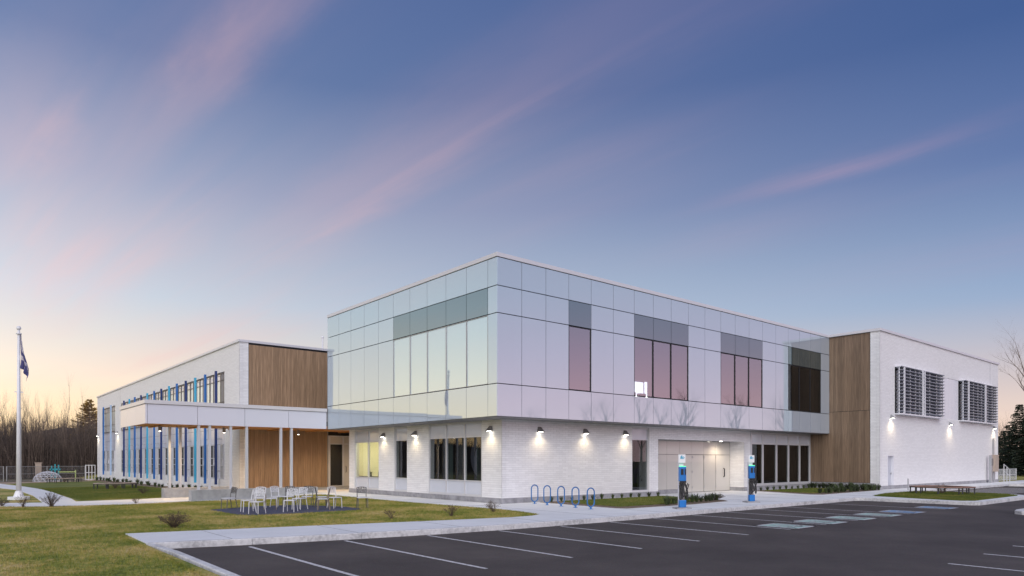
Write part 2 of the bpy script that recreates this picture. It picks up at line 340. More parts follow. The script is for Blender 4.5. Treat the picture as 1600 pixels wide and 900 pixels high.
# planes of the building: u along the wall, n outwards
class PX:   # wall at x = a facing -X, u = y
    def __init__(s, a): s.a = a
    def p(s, u, n, z): return (s.a-n, u, z)
class PY:   # wall at y = b facing -Y, u = x
    def __init__(s, b): s.b = b
    def p(s, u, n, z): return (u, s.b-n, z)
def pbox(mb, P, u0, u1, n0, n1, z0, z1, tone=None):
    a = P.p(u0, n0, z0); b = P.p(u1, n1, z1); return mb.box(*a, *b, tone=tone)
def mid(P, u0, u1, z0, z1): return P.p((u0+u1)/2, 0, (z0+z1)/2)

def wall(P, u0, u1, z0, z1, openings, parent, name='wall', thick=.3, m=None, bm_=None, course=.1, blen=.4, even=False):
    """backing wall with real openings (u0,u1,z0,z1), brick courses in front of it"""
    us = sorted({u0, u1, *[o[0] for o in openings], *[o[1] for o in openings]}); zs = sorted({z0, z1, *[o[2] for o in openings], *[o[3] for o in openings]})
    mb = MB()
    for i in range(len(us)-1):
        if us[i] < u0-1e-6 or us[i+1] > u1+1e-6: continue
        run = None
        for j in range(len(zs)-1):
            cu, cz = (us[i]+us[i+1])/2, (zs[j]+zs[j+1])/2
            solid = z0 <= cz <= z1 and not any(o[0] < cu < o[1] and o[2] < cz < o[3] for o in openings)
            if solid and run is None: run = zs[j]
            if run is not None and (not solid):
                pbox(mb, P, us[i], us[i+1], -thick, 0, run, zs[j]); run = None
        if run is not None: pbox(mb, P, us[i], us[i+1], -thick, 0, run, zs[-1])
    w = mb.build(name, m or M['mortar'], parent)
    bb = MB(); rr = random.Random(int(u0*100)+int(z0*10)+3)
    nz = int(round((z1-z0)/course)); ch = (z1-z0)/nz; gap = .010
    for k in range(nz):
        a, b = z0+k*ch, z0+(k+1)*ch; cz = (a+b)/2
        cuts = sorted([(max(o[0],u0), min(o[1],u1)) for o in openings if o[2] < cz < o[3] and o[1] > u0 and o[0] < u1])
        free = []; cur = u0
        for c0, c1 in cuts:
            if c0 > cur+.02: free.append((cur, c0))
            cur = max(cur, c1)
        if cur < u1-.02: free.append((cur, u1))
        off = (k % 2)*blen/2 + u0
        dz = rr.uniform(-.001, .001)
        for f0, f1 in free:
            x = off + math.floor((f0-off)/blen)*blen
            while x < f1:
                b0, b1 = max(x, f0)+gap/2, min(x+blen, f1)-gap/2
                if b1-b0 > .02:
                    n1 = .009 if even else rr.choice((.008, .009, .009, .010, .0125)); 
                    pbox(bb, P, b0, b1, -.005, n1, a+gap/2+dz, b-gap/2+dz, tone=rr.random())
                x += blen
    bb.build('brick_courses', bm_ or M['brick'], parent, kind='stuff')
    return w

def window(P, u0, u1, z0, z1, muls, trans, kinds, parent, set_=.12, fw=.07, fm=None, gm=None, name='window'):
    """frame with children mullion / glass_pane / infill_panel; muls, trans are inner positions; kinds[row][col]: g glass, w white panel"""
    fm = fm or M['frame']; gm = gm or M['glass']
    mb = MB(); d0, d1 = -set_-.08, -set_+.05
    pbox(mb, P, u0, u0+fw, d0, d1, z0, z1); pbox(mb, P, u1-fw, u1, d0, d1, z0, z1)
    pbox(mb, P, u0+fw, u1-fw, d0, d1, z0, z0+fw); pbox(mb, P, u0+fw, u1-fw, d0, d1, z1-fw, z1)
    w = mb.build(name, fm, parent)
    for u in muls:
        a = MB(); pbox(a, P, u-fw/2, u+fw/2, d0+.002, d1-.003, z0+fw, z1-fw); a.build('mullion', fm, w)
    us = [u0+fw]+[x for u in muls for x in (u-fw/2, u+fw/2)]+[u1-fw]
    zs = [z0+fw]+[x for z in trans for x in (z-fw/3, z+fw/3)]+[z1-fw]
    for c in range(len(muls)+1):
        a0, a1 = us[2*c], us[2*c+1]
        for z in trans:
            a = MB(); pbox(a, P, a0, a1, d0+.004, d1-.006, z-fw/3, z+fw/3); a.build('transom', fm, w)
        for r in range(len(trans)+1):
            k = kinds[r][c] if isinstance(kinds[r], (list, tuple, str)) and len(kinds[r]) > c else kinds[r][0]
            b0, b1 = zs[2*r], zs[2*r+1]
            a = MB(); pbox(a, P, a0, a1, -set_-.03, -set_-.005, b0, b1)
            if k == 'g': a.build('glass_pane', gm, w)
            else: a.build('infill_panel', M['whitepane'], w)
    return w

# ------------------------------------------------------------------ the ground
def poly(name, pts, z, thick, m, kind='structure', parent=None, bumpy=None):
    bm = bmesh.new(); vs = [bm.verts.new((x, y, 0)) for x, y in pts]
    for t_ in tessellate_polygon([[Vector((x, y, 0)) for x, y in pts]]): bm.faces.new([vs[i] for i in t_])
    xs = [p[0] for p in pts]; ys = [p[1] for p in pts]
    if max(ys) > 8.5 and min(xs) < -1:
        for c in [y/2 for y in range(18, 32)]+[20,25,30,40,50,60,80]:
            if min(ys) < c < max(ys): bmesh.ops.bisect_plane(bm, geom=bm.verts[:]+bm.edges[:]+bm.faces[:], plane_co=(0,c,0), plane_no=(0,1,0))
        for c in (-1,-1.5,-2,-2.5,-3,-3.5,-4,-4.5):
            if min(xs) < c < max(xs): bmesh.ops.bisect_plane(bm, geom=bm.verts[:]+bm.edges[:]+bm.faces[:], plane_co=(c,0,0), plane_no=(1,0,0))
    bmesh.ops.recalc_face_normals(bm, faces=bm.faces[:])
    if bm.faces and sum(fc.normal.z for fc in bm.faces) < 0: bmesh.ops.reverse_faces(bm, faces=bm.faces[:])
    if thick:
        ret = bmesh.ops.extrude_face_region(bm, geom=bm.faces[:])
        for v in [g for g in ret['geom'] if isinstance(g, bmesh.types.BMVert)]: v.co.z += thick
    for v in bm.verts:
        v.co.z += z-thick+gz(v.co.x, v.co.y)
    bmesh.ops.recalc_face_normals(bm, faces=bm.faces[:]) if thick else None
    me = bpy.data.meshes.new(name); bm.to_mesh(me); bm.free(); me.materials.append(m)
    o = bpy.data.objects.new(name, me); COL.objects.link(o)
    if kind: o['kind'] = kind
    if parent: o.parent = parent
    return o
g = MB(); g.box(-700, -700, -1.2, 900, 900, -.5); g.build('ground', M['field'], kind='structure')
lawn_o = poly('lawn', [(-160,-90),(-14.5,-90),(-14.32,-10),(-14.30,-4.6),(-14.0,-3.4),(-8,-5.0),(18.6,-5.5),(19.6,-6.2),(21.5,-5.3),(60,-5.0),(160,-5.0),(160,240),(-160,240)], -.02, .5, M['lawn'])
poly('parking_lot', [(-14.4,-4.2),(-14.2,-10.4),(-14.4,-90),(170,-90),(170,-4.9),(21,-4.9),(-12,-4.0)], -.15, .3, M['asphalt'])
PK = bpy.data.objects['parking_lot']
SW = poly('front_sidewalk', [(-14.26,-4.54),(-12,-5.15),(-9.3,-5.75),(-7,-6.15),(-4.5,-6.42),(-2,-6.56),(0,-6.62),(18.6,-6.62),(19.0,-7.0),(19.05,-11.75),(19.35,-12.05),(27.4,-12.05),(28.6,-11.7),(29.5,-10.9),(29.8,-9.8),
   (29.85,-6.3),(30.3,-5.75),(48,-5.7),(49,-5.6),(66,-5.6),(66,-3.37),(30,-3.3),(30,1.5),(21.4,2.5),(12.5,2.5),(12.5,1.5),(1.3,1.5),(1.3,16.4),(5.0,16.4),(5.0,22.6),(-3.1,22.6),(-4.0,20.7),(-8.3,20.6),(-9.41,20.01),(-12.53,19.78),(-13.98,19.73),(-15.66,20.66),(-24,22.0),(-60,24),
   (-60,20),(-24,18.3),(-15.83,17.66),(-14.4,16.25),(-10.9,15.5),(-7.86,16.2),(-2.2,15.7),(-1.1,14.9),(-.95,13.9),(-1.1,6.2),(-.85,2),(-.65,-.8),(-.75,-2.2),(-1.15,-4.0),(-1.9,-4.35),(-2.85,-4.38),(-5.5,-3.85),(-10.98,-2.5),(-14.2,-1.75)], .0, .3, M['walk'])
poly('curved_path', [(-12.53,19.7),(-12.3,23),(-12.15,28.8),(-11.9,36),(-11.84,42.5),(-12.2,51),(-13.2,64),(-15.5,73),(-25,76),(-25,71),(-17,66),(-15,56),(-14.1,48.8),(-13.42,43),(-13.5,30),(-13.9,21),(-13.98,19.8)], .004, .2, M['walk'])
poly('sandy_yard', [(-40,64),(-17,66),(-14.3,57),(-12.6,65),(-7,70),(-3.4,71),(-3.4,84),(-40,84)], -.012, .1, M['sand'])
# kerb: separate stones with open joints along the parking edge
kerb = empty('parking_kerb'); kerb['kind'] = 'structure'
edge = [(-14.26,-4.54),(-12,-5.15),(-9.3,-5.75),(-7,-6.15),(-4.5,-6.42),(-2,-6.56),(0,-6.62),(18.6,-6.62),(19.0,-7.0),(19.05,-11.75),(19.35,-12.05),(27.4,-12.05),(28.6,-11.7),(29.5,-10.9),(29.8,-9.8),(29.85,-6.3),(30.3,-5.75),(48,-5.7)]
def kerb_run(pts, w=.16, step=2.6, z=.012, parent=kerb):
    for a, b in zip(pts[:-1], pts[1:]):
        a = Vector((*a,0)); b = Vector((*b,0)); L = (b-a).length; n = max(1, round(L/step)); d = (b-a)/L; nn = Vector((d.y, -d.x, 0))
        for i in range(n):
            p = a+d*(L*i/n+.004); q = a+d*(L*(i+1)/n-.004); pts_ = [p+nn*.03, q+nn*.03, q-nn*(w-.03), p-nn*(w-.03)]
            o = MB().prism([(v.x, v.y) for v in pts_], -.25, z+random.uniform(-.003,.003))
            c = (p+q)/2; o.build('kerb_stone', M['kerbm'], parent, bevel=.02, origin=(c.x, c.y, 0))
kerb_run(edge)
kerb_run([(-14.45,-34),(-14.36,-22),(-14.2,-10.4),(-14.16,-6.6),(-14.26,-4.56)][::-1], z=.0)
tk = empty('traffic_island'); tk['kind'] = 'structure'
MB().prism([(14.1,-14.9),(14.4,-14.6),(15.0,-14.5),(26,-14.5),(26,-17),(15,-17),(14.3,-16.8),(14.1,-16.4)], -.25, .0).build('island_kerb', M['kerbm'], tk, bevel=.03)
MB().prism([(14.5,-15.0),(25.6,-14.9),(25.6,-16.7),(14.6,-16.5)], -.2, .012).build('island_grass', M['lawn'], tk)
# expansion joints across the pavement slabs
for i, (x, y0, y1) in enumerate([(-12.4,-4.9,-2.2),(-9.3,-5.6,-2.9),(-6.2,-6.1,-3.6),(-3.1,-6.35,-4.4),(0,-6.45,1.3),(3.0,-6.45,-4.2),(6.0,-6.45,-4.35),(9.0,-6.45,-4.3),(12.4,-6.45,1.3),(15.5,-6.45,1.3),(18.5,-6.45,1.3),(21.4,-6.1,-4.1),(25,-5.8,-4.0),(29,-5.8,-3.8)]):
    MB().box(x-.006,y0,-.1,x+.006,y1,.004).build('expansion_joint', M['joint'], SW)
for y in (13.0,10.0,7.0,4.0,1.2): MB().box(-.95,y-.006,-.1,1.3,y+.006,.004).build('expansion_joint', M['joint'], SW)
MB().box(3.4,-4.06,-.1,3.412,1.1,.004).build('expansion_joint', M['joint'], SW)
# green islands and planting beds
isl = poly('island_lawn', [(21.3,-6.55),(24.5,-5.95),(28.9,-5.95),(29.35,-6.6),(29.4,-9.6),(28.9,-10.7),(27.6,-11.5),(20.4,-11.55),(19.9,-11.1),(20.4,-9)], .015, .1, M['lawng'])
bed1 = poly('planting_bed', [(3.5,1.15),(12.3,1.15),(12.5,.6),(11.6,-3.4),(11.0,-4.0),(7.7,-4.35),(3.4,-4.2),(3.2,-3.8),(3.3,-1.5)], .012, .1, M['mulch'])
poly('planting_bed_lawn', [(4.6,.75),(11.9,.4),(11.1,-2.6),(7.7,-3.55),(3.9,-3.4),(3.9,-1.5)], .03, .1, M['lawng'])
bed2 = poly('planting_bed', [(22.0,1.15),(29.8,1.15),(29.8,-3.2),(29.2,-3.7),(20.6,-4.0),(20.2,-3.5)], .012, .1, M['mulch'])
poly('planting_bed_lawn', [(22.4,.6),(28.6,.5),(28.2,-2.2),(21.4,-3.1)], .03, .1, M['lawng'])
poly('planting_bed', [(-3.25,23.2),(-3.25,73),(-4.1,73),(-4.1,23.2)], -.01, .1, M['mulch'])
poly('side_lawn', [(-12.3,20.2),(-9.4,20.3),(-8.3,20.9),(-4.1,21.0),(-4.1,70.5),(-7,69.6),(-12.5,64.3),(-12.1,51),(-11.75,42),(-12.0,30)], -.013, .1, M['lawng'])
poly('gravel_pad', [(-9.75,6.1),(-9.7,3.0),(-9.4,2.45),(-8.1,2.2),(-5.4,2.3),(-4.9,2.6),(-4.85,4.2),(-5.9,6.7),(-7.5,7.0)], .0, .1, M['mat_'])
poly('back_lawn', [(49.5,-6.3),(80,-7.5),(80,-14),(56,-9.5),(50,-7.2)], .0, .3, M['lawng'])
kerb_run([(48.6,-5.9),(49.2,-7.2),(56,-9.7),(80,-14.3)], z=.02)
# painted markings
def marking(name, m, f, z=-.146, parent=PK):
    b = MB(); f(b, z); return b.build(name, m, parent)
def quad(b, x0, y0, x1, y1, z): b.add([(x0,y0,z),(x1,y0,z),(x1,y1,z),(x0,y1,z)], [(0,1,2,3)])
LX = [-12.2+2.35*k for k in range(11)]+[15.15]
for x in LX:
    y0 = -6.75 if x > -3 else -6.75+.33*max(0,(-3-x)/2.3)**1.15*.75
    marking('stall_line', M['line'], lambda b, z: quad(b, x-.05, -11.95, x+.05, y0, z))
for x in (-2.2, .05, 2.3, 4.6, 6.9): marking('stall_line', M['line'], lambda b, z: quad(b, x-.05, -23, x+.05, -17.5, z))
for k in range(9): marking('crossing_stripe', M['line'], lambda b, z: quad(b, 31.5+1.5*k, -9.8, 31.9+1.5*k, -6.3, z))
def strip(b, pts, w, z):
    for a, c in zip(pts[:-1], pts[1:]):
        a = Vector(a); c = Vector(c); d = (c-a).normalized()*w/2; n = Vector((-d.y, d.x))
        q = [a-n-d, c-n+d, c+n+d, a+n-d]; b.add([(p.x,p.y,z) for p in q], [(0,1,2,3)])
def stall_badge(x0, kind):
    x1, y0, y1 = x0+1.25, -12.0, -10.6
    base = marking('charging_stall_marking' if kind == 'ev' else 'accessible_stall_marking', M['evgreen' if kind == 'ev' else 'hblue'], lambda b, z: quad(b, x0, y0, x1, y1, z))
    bo = MB(); z = -.142
    strip(bo, [(x0+.04,y0+.04),(x1-.04,y0+.04),(x1-.04,y1-.04),(x0+.04,y1-.04),(x0+.04,y0+.04)], .10, z); bo.build('white_border', M['line'], base)
    cx, cy = (x0+x1)/2, (y0+y1)/2; sy = MB(); z = -.1415
    if kind == 'ev':    # car outline with a plug lead, read from the lane
        strip(sy, [(cx-.42,cy-.3),(cx-.42,cy-.02),(cx-.25,cy+.05),(cx-.15,cy+.28),(cx+.22,cy+.28),(cx+.33,cy+.05),(cx+.42,cy-.02),(cx+.42,cy-.3),(cx-.42,cy-.3)], .07, z)
        for s_ in (-.24, .24):
            strip(sy, [(cx+s_+.09*math.cos(t*math.pi/4), cy-.33+.09*math.sin(t*math.pi/4)) for t in range(9)], .06, z+.0005)
        strip(sy, [(cx+.05,cy+.18),(cx-.06,cy-.02),(cx+.06,cy-.02),(cx-.05,cy-.22)], .05, z+.001)
    else:               # wheelchair symbol
        strip(sy, [(cx-.02+.3*math.cos(R(a)), cy-.18+.3*math.sin(R(a))) for a in range(120, 400, 20)], .08, z)
        strip(sy, [(cx-.1,cy+.42),(cx-.08,cy+.02),(cx+.22,cy+.02),(cx+.36,cy-.3),(cx+.45,cy-.27)], .09, z+.0005)
        strip(sy, [(cx-.08,cy+.2),(cx+.16,cy+.2)], .07, z+.001)
        sy.add([(cx-.1+.08*math.cos(R(a)), cy+.52+.08*math.sin(R(a)), z) for a in range(0,360,45)], [tuple(range(8))])
    sy.build('white_symbol', M['line'], base)
for x in LX[6:10]: stall_badge(x+.3, 'ev')
for x in LX[10:12]: stall_badge(x+.3, 'acc')

# ------------------------------------------------------------------ the school building
BL = empty('school_building', (0,0,0), 0, 'two storey white building with glossy glass-panelled upper floor, white brick base and wood clad wings', 'building')
RC = [0,1.38,2.81,4.25,5.75,7.32,8.9,10.42,11.93,13.46,15.01,16.58,18.08,19.59,21.13,22.72,24.28,25.78,27.26,28.75,30.01]
LC = [0,.63,2.19,3.79,5.39,6.96,8.59,10.15,11.75,13.34,14.88,16.42]
RZ = [3.83, 5.22, 8.21, 9.37, 10.57]
def facade(P, cols, dark, uoff):
    for i in range(len(cols)-1):
        for r in range(4):
            u0, u1, z0, z1 = cols[i]+.012, cols[i+1]-.012, RZ[r]+.018, RZ[r+1]-.018
            isd = i in dark and r in (1, 2)
            mb = MB(); th = .05
            if isd and r == 1:
                pbox(mb, P, u0, u1, -.06, -.035, z0, z1); c = mid(P, u0, u1, z0, z1)
                left = isinstance(P, PX); M_g = M['blindglass'] if left else M['glass_dark'] if i >= 16 else M['glass_up']; o = mb.build('upper_window_pane', M_g, BL, origin=c); fwd = .022 if left else .025
                fr = MB()
                for a, b in ((u0, u0+fwd), (u1-fwd, u1)): pbox(fr, P, a, b, -.09, -.005, z0, z1)
                pbox(fr, P, u0+fwd, u1-fwd, -.09, -.005, z0, z0+fwd); pbox(fr, P, u0+fwd, u1-fwd, -.09, -.005, z1-fwd, z1)
                f = fr.build('upper_window_frame', M['steel'] if left else M['black'], BL, origin=c); continue
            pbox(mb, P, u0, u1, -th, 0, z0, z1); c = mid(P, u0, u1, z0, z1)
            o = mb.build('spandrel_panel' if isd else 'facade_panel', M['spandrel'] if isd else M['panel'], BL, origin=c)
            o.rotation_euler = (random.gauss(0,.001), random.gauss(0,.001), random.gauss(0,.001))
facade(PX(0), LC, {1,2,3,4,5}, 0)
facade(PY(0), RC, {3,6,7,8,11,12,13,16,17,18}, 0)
c = MB()   # carcass behind the panels: slabs, column strips, dark core
c.box(.12,.12,3.86, 29.95,16.4,4.9); c.box(.12,.12,8.45, 29.95,16.4,10.5)
for a, b in ((.12,4.1),(5.9,8.75),(13.6,16.45),(21.3,24.1),(28.9,29.95)): c.box(a, .12, 4.9, b, .3, 8.45)
for a, b in ((.12,.55),(8.75,16.4)): c.box(.12, a+.2, 4.9, .3, b, 8.45)
c.box(.12,16.2,4.9, 29.95,16.4,8.45); c.build('upper_floor_carcass', M['dark'], BL)
c = MB(); c.box(.34,.7,5.24,.37,8.5,8.2); c.build('blind', M['blind'], BL)  # white sheet added behind the left-face panes to brighten them
c = MB(); c.box(4.2,3.2,4.9, 29.9,16.1,8.45); c.build('inner_wall', M['midgrey'], BL)
c = MB(); c.box(11.7,3.12,5.62,13.45,3.18,6.5); c.box(13.62,3.12,5.62,13.8,3.18,6.55); c.build('lit_inner_window', mat('bright_inner_window', (.9,.9,.88), .6, emit=(1,1,.97), es=6.), BL)  # added glowing pane standing in for a bright patch reflected in the glass
c = MB(); c.box(11.9,2.9,5.55,12.5,3.1,5.85); c.box(12.85,2.9,5.55,13.4,3.1,5.82); c.build('inner_desk', M['dark'], BL)
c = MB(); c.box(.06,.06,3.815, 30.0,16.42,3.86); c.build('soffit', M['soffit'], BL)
c = MB(); c.box(-.03,-.03,10.58, 30.06,.3,10.76); c.box(-.03,.3,10.58, .3,16.45,10.76); c.box(.3,16.2,10.58,30.06,16.45,10.76); c.build('parapet_coping', M['coping'], BL, bevel=.01)
c = MB(); c.box(.3,.3,10.4, 30.0,16.2,10.52); c.build('roof', M['roof'], BL)
c = MB(); c.box(.03,.03,10.5,30.0,.1,10.579); c.box(.03,.1,10.5,.1,16.4,10.579); c.build('shadow_joint', M['black'], BL)

# ground floor
P1, P2 = PX(1.4), PY(1.4)
A_, B_, C_ = (12.65,15.63), (9.53,10.89), (2.86,7.39)
wz = .28
wall(P1, 1.4, 16.33, .24, 3.83, [(12.65,15.63,.28,3.79),(9.53,10.89,.28,3.79),(2.86,7.39,.28,3.79)], BL)
D_ = (10.4,11.83)
wall(P2, 1.4, 22.04, .24, 3.83, [(10.4,11.83,.28,3.72),(12.61,21.33,.0,3.16)], BL)
for q in ((1.36,1.36,-.4, 12.55,1.7,.24),(1.36,1.7,-.4,1.7,16.33,.24),(21.4,1.36,-.4,30,1.7,.26)): MB().box(*q).build('foundation_wall', M['conc'], BL)
F = M['frame']
window(P1, 2.86,7.39,.28,3.79, [4.27,5.83], [.98,3.08], ['w','g','w'], BL, set_=.05)
window(P1, 9.53,10.89,.28,3.79, [], [.98,3.06], ['w','g','w'], BL, set_=.08)
window(P1, 12.65,15.63,.28,3.79, [14.0], [.95,3.04], ['w','g','w'], BL, set_=.08)
window(P2, 10.4,11.83,.28,3.72, [], [3.08], ['g','w'], BL, set_=.1)
window(P2, 22.04,30.0,.28,3.83, [23.55,25.3,26.9,28.45], [3.06], ['g','w'], BL, set_=.0, fw=.17, gm=M['glass_dark'])
# rooms behind the ground floor windows
c = MB(); c.box(1.7,9.1,.2, 5.5,9.2,3.8); c.box(5.5,1.7,.2, 5.6,11.9,3.8); c.box(1.7,11.9,.2,5.6,12.0,3.8); c.box(9.2,5,.2,21.9,5.1,3.8); c.box(9.1,1.75,.2,9.2,5,3.8); c.box(1.7,1.75,.1,12.25,16,.2); c.box(12.25,2.62,.1,21.7,16,.2); c.box(21.7,1.75,.1,30,16,.2); c.box(21.9,2.5,.2,22.0,6.5,3.8); c.box(22,6.4,.2,30,6.5,3.8); c.box(1.7,1.75,3.7,30,16.2,3.81)
c.build('partition', M['midgrey'], BL)
c = MB(); c.box(4.4,12.01,.2,4.5,16.3,3.7); c.box(1.72,12.0,.2,4.4,12.04,3.69); c.box(1.72,16.22,.2,4.4,16.28,3.69); c.build('cream_room_wall', M['yellow'], BL)
al = bpy.data.lights.new('room_light', 'AREA'); al.size = 1.6; al.energy = 130; al.color = (1.,.86,.55); ao = bpy.data.objects.new('room_light', al); COL.objects.link(ao); ao.location = (3.0,14.1,3.6)
# things seen through the panes
def room_thing(name, label, cat, f, m, **k):
    b = MB(); f(b); o = b.build(name, m, **k); tag(o, label, cat); return o
for i, (y, lb) in enumerate(((13.05,'small leafy pot plant on the right-hand sill of the lit yellow room'),(14.45,'small leafy pot plant on the left-hand sill of the lit yellow room'))):
    t = empty('pot_plant', (1.85, y, 1.0), 0, lb, 'plant')
    MB().tube((0,0,0),(0,0,.12),.06,.08,10).build('pot', M['black'], t)
    b = MB()
    for k in range(26):
        a = random.uniform(0, 6.28); e = random.uniform(.3, 1.3); l = random.uniform(.12,.24)
        p = Vector((0,0,.12)); q = p+Vector((math.cos(a)*math.cos(e), math.sin(a)*math.cos(e), math.sin(e)))*l; s_ = Vector((-math.sin(a), math.cos(a), 0))*.02
        b.add([p, p.lerp(q,.5)+s_, q, p.lerp(q,.5)-s_], [(0,1,2,3)], random.random())
    b.build('leaves', M['leafy'], t)
c = MB(); c.box(1.72,12.2,.95,1.98,15.95,1.0); c.build('window_sill', M['black'], BL)
room_thing('picture_frame', 'small dark framed picture standing on the sill in the lit yellow room', 'picture', lambda b: (b.box(1.83,13.25,1.0,1.86,13.5,1.03), b.box(1.83,13.25,1.27,1.86,13.5,1.3), b.box(1.83,13.25,1.03,1.86,13.28,1.27), b.box(1.83,13.47,1.03,1.86,13.5,1.27)), M['black'])
# a big oval screen-like display and curtains behind the three-pane window
def oval(b, y, z, ry, rz, x, hole=0):
    n = 28; o = [(x, y+ry*math.cos(2*math.pi*i/n), z+rz*math.sin(2*math.pi*i/n)) for i in range(n)]
    if not hole: b.add(o+[(x+.05, p[1], p[2]) for p in o], [tuple(range(n)), tuple(range(n,2*n))]+[(i,(i+1)%n,n+(i+1)%n,n+i) for i in range(n)]); return
    q = [(x, y+(ry-hole)*math.cos(2*math.pi*i/n), z+(rz-hole)*math.sin(2*math.pi*i/n)) for i in range(n)]
    b.add(o+q, [(i,(i+1)%n,n+(i+1)%n,n+i) for i in range(n)])
vio = mat('dim_violet_felt', (.20,.20,.27), .9); gold = mat('ochre_board', (.20,.14,.045), .8)
t = empty('wall_mural', (0,0,0), 0, 'dim mural of pale ovals on the room wall behind the three-pane window', 'mural')
b = MB(); oval(b, 5.0, 1.9, .62, .85, 3.0); b.build('oval_shape', vio, t)
b = MB(); oval(b, 5.0, 2.15, 1.05, 1.15, 3.1, .3); b.build('oval_ring', vio, t)
b = MB(); oval(b, 3.1, 2.1, .55, .75, 3.02); b.build('oval_shape', vio, t)
b = MB(); b.box(3.05, 2.7, .9, 3.1, 3.6, 2.0); b.build('ochre_shape', gold, t)
b = MB(); b.box(3.16, 2.4, .5, 3.2, 8.4, 3.4); b.build('mural_wall', M['dark'], t)
for k, y in enumerate((6.4, 5.55, 4.0, 3.9, 10.2, 9.4)):
    b = MB()
    for i in range(8):
        b.box(2.2+.03*(i%2), y+i*.045, .5, 2.24+.03*(i%2), y+i*.045+.04, 3.5)
    o = b.build('curtain', M['midgrey'] if k % 2 else mat('grey_green_curtain', (.10,.13,.13), .9)); tag(o, 'narrow gathered grey curtain hanging inside a dark ground floor window', 'curtain', 'curtains inside the left ground floor windows')
t = empty('stacked_stools', (2.3,10.2,.2), 0, 'pale stack of stools inside the narrow dark window', 'stools')
for k in range(4):
    b = MB(); b.tube((0,0,.7+.16*k),(0,0,.74+.16*k),.2,.2,14); b.build('stool_seat', M['chairw'], t)
for dx, dy in ((-.16,-.16),(.16,-.16),(.16,.16),(-.16,.16)):
    MB().tube((dx*1.2,dy*1.2,0),(dx,dy,1.2),.02,.02,6).build('leg', M['chairw'], t)
t = empty('potted_greenery', (11.2,2.4,.2), 0, 'dim hanging foliage seen inside the tall narrow window by the entrance', 'plant')
b = MB()
for k in range(240):
    p = Vector((random.gauss(0,.45), random.gauss(0,.2), random.uniform(.5,3.2))); q = p+Vector((random.uniform(-.06,.06), 0, -random.uniform(.1,.3))); b.add([p, q+Vector((.03,0,0)), q-Vector((.03,0,0))], [(0,1,2)], random.random())
b.build('leaves', M['leafy'], t); MB().box(-.3,-.1,0,.3,.3,.5).build('planter', M['white'], t)

# entrance recess
PB = PY(2.4)
c = MB()
c.box(12.3,2.48,0, 21.7,2.6,3.3); c.build('recess_back', M['midgrey'], BL)
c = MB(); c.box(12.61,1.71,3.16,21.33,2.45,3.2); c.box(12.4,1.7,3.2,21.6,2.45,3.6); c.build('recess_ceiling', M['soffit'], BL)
c = MB(); c.box(12.31,1.71,0,12.605,2.48,3.16); c.build('recess_side_wall', M['mortar'], BL)
wall(PX(21.33), 1.4, 2.41, .24, 3.16, [], BL, thick=.28)
c = MB(); c.box(21.31,1.42,0,21.6,2.4,.24); c.build('recess_base', M['conc'], BL)
xs = [12.62,13.5,14.71,15.94,17.16,18.4,19.67,21.3]
for i in range(7):
    if i in (0,1,2):
        b = MB(); pbox(b, PB, xs[i]+.008, xs[i+1]-.008, -.05, 0, .24, 2.30); b.build('beige_panel', M['beige'], BL)
        b = MB(); pbox(b, PB, xs[i]+.008, xs[i+1]-.008, -.05, .03, .0, .23); b.build('kick_panel', M['conc'], BL)
    b = MB(); pbox(b, PB, xs[i]+.008, xs[i+1]-.008, -.05, 0, 2.32, 3.15); b.build('beige_panel', M['beige'], BL)
xs[7] = 20.75
for i in (3,4,5,6):
    b = MB(); pbox(b, PB, xs[i]+.02, xs[i+1]-.02, -.05, .02 if i != 4 else .0, .03, 2.29); d = b.build('door', M['beige'], BL)
    for z in (.25,1.2,2.1):
        q = MB(); pbox(q, PB, xs[i]+.0, xs[i]+.045, .02, .04, z, z+.12); q.build('hinge', M['steel'], d)
b = MB(); pbox(b, PB, 20.75, 21.29, -.05, .0, .03, 2.30); b.build('beige_panel', M['beige'], BL)
b = MB(); b.path([PB.p(20.55,.02,.9),PB.p(20.55,.10,.95),PB.p(20.55,.10,1.4),PB.p(20.55,.02,1.45)], .03); b.build('handle', M['black'], d)

# gym wing: white brick front, wood clad side
GX0, GX1, GY = 30.0, 55.54, -3.37
PG = PY(GY); PGX = PX(30.0)
wall(PG, GX0, GX1, .24, 10.6, [(31.2,32.22,.24,2.3),(32.45,40.79,5.2,8.4),(45.19,53.95,5.2,8.4),(40.79,45.19,5.2,8.4)], BL, bm_=M['brick_even'], even=True)
wall(PGX, GY, -2.76, .24, 10.6, [], BL)
for q in ((29.96,-3.41,-.4,55.58,-3.05,.24),(29.96,-3.05,-.4,30.3,1.4,.42)): MB().box(*q).build('foundation_wall', M['conc'], BL)
c = MB(); c.box(30.28,-2.76,.42,30.4,4,10.6); c.box(30.3,-3.05,.24,55.3,-3.0,5.1); c.box(30.3,-.8,5.1,55.3,-.7,8.5); c.box(30.3,-3.0,8.5,55.3,-2.9,10.5); c.box(55.3,-3.3,-.4,55.53,20,10.6); c.box(30.05,16,0,55.3,20,10.5); c.build('inner_wall', M['dark'], BL)
c = MB(); c.box(29.9,-3.47,10.6,55.64,-3.1,10.78); c.box(29.9,-3.1,10.6,30.3,16.4,10.78); c.box(55.3,-3.1,10.6,55.64,20,10.78); c.build('parapet_coping', M['coping'], BL, bevel=.01)
c = MB(); c.box(30.3,-3.1,10.3,55.3,19.9,10.5); c.build('roof', M['roof'], BL)
c = MB(); c.box(30.06,-2.75,.42,30.28,1.5,10.6); c.build('cladding_backing', M['black'], BL)
y = -2.745; k = 0
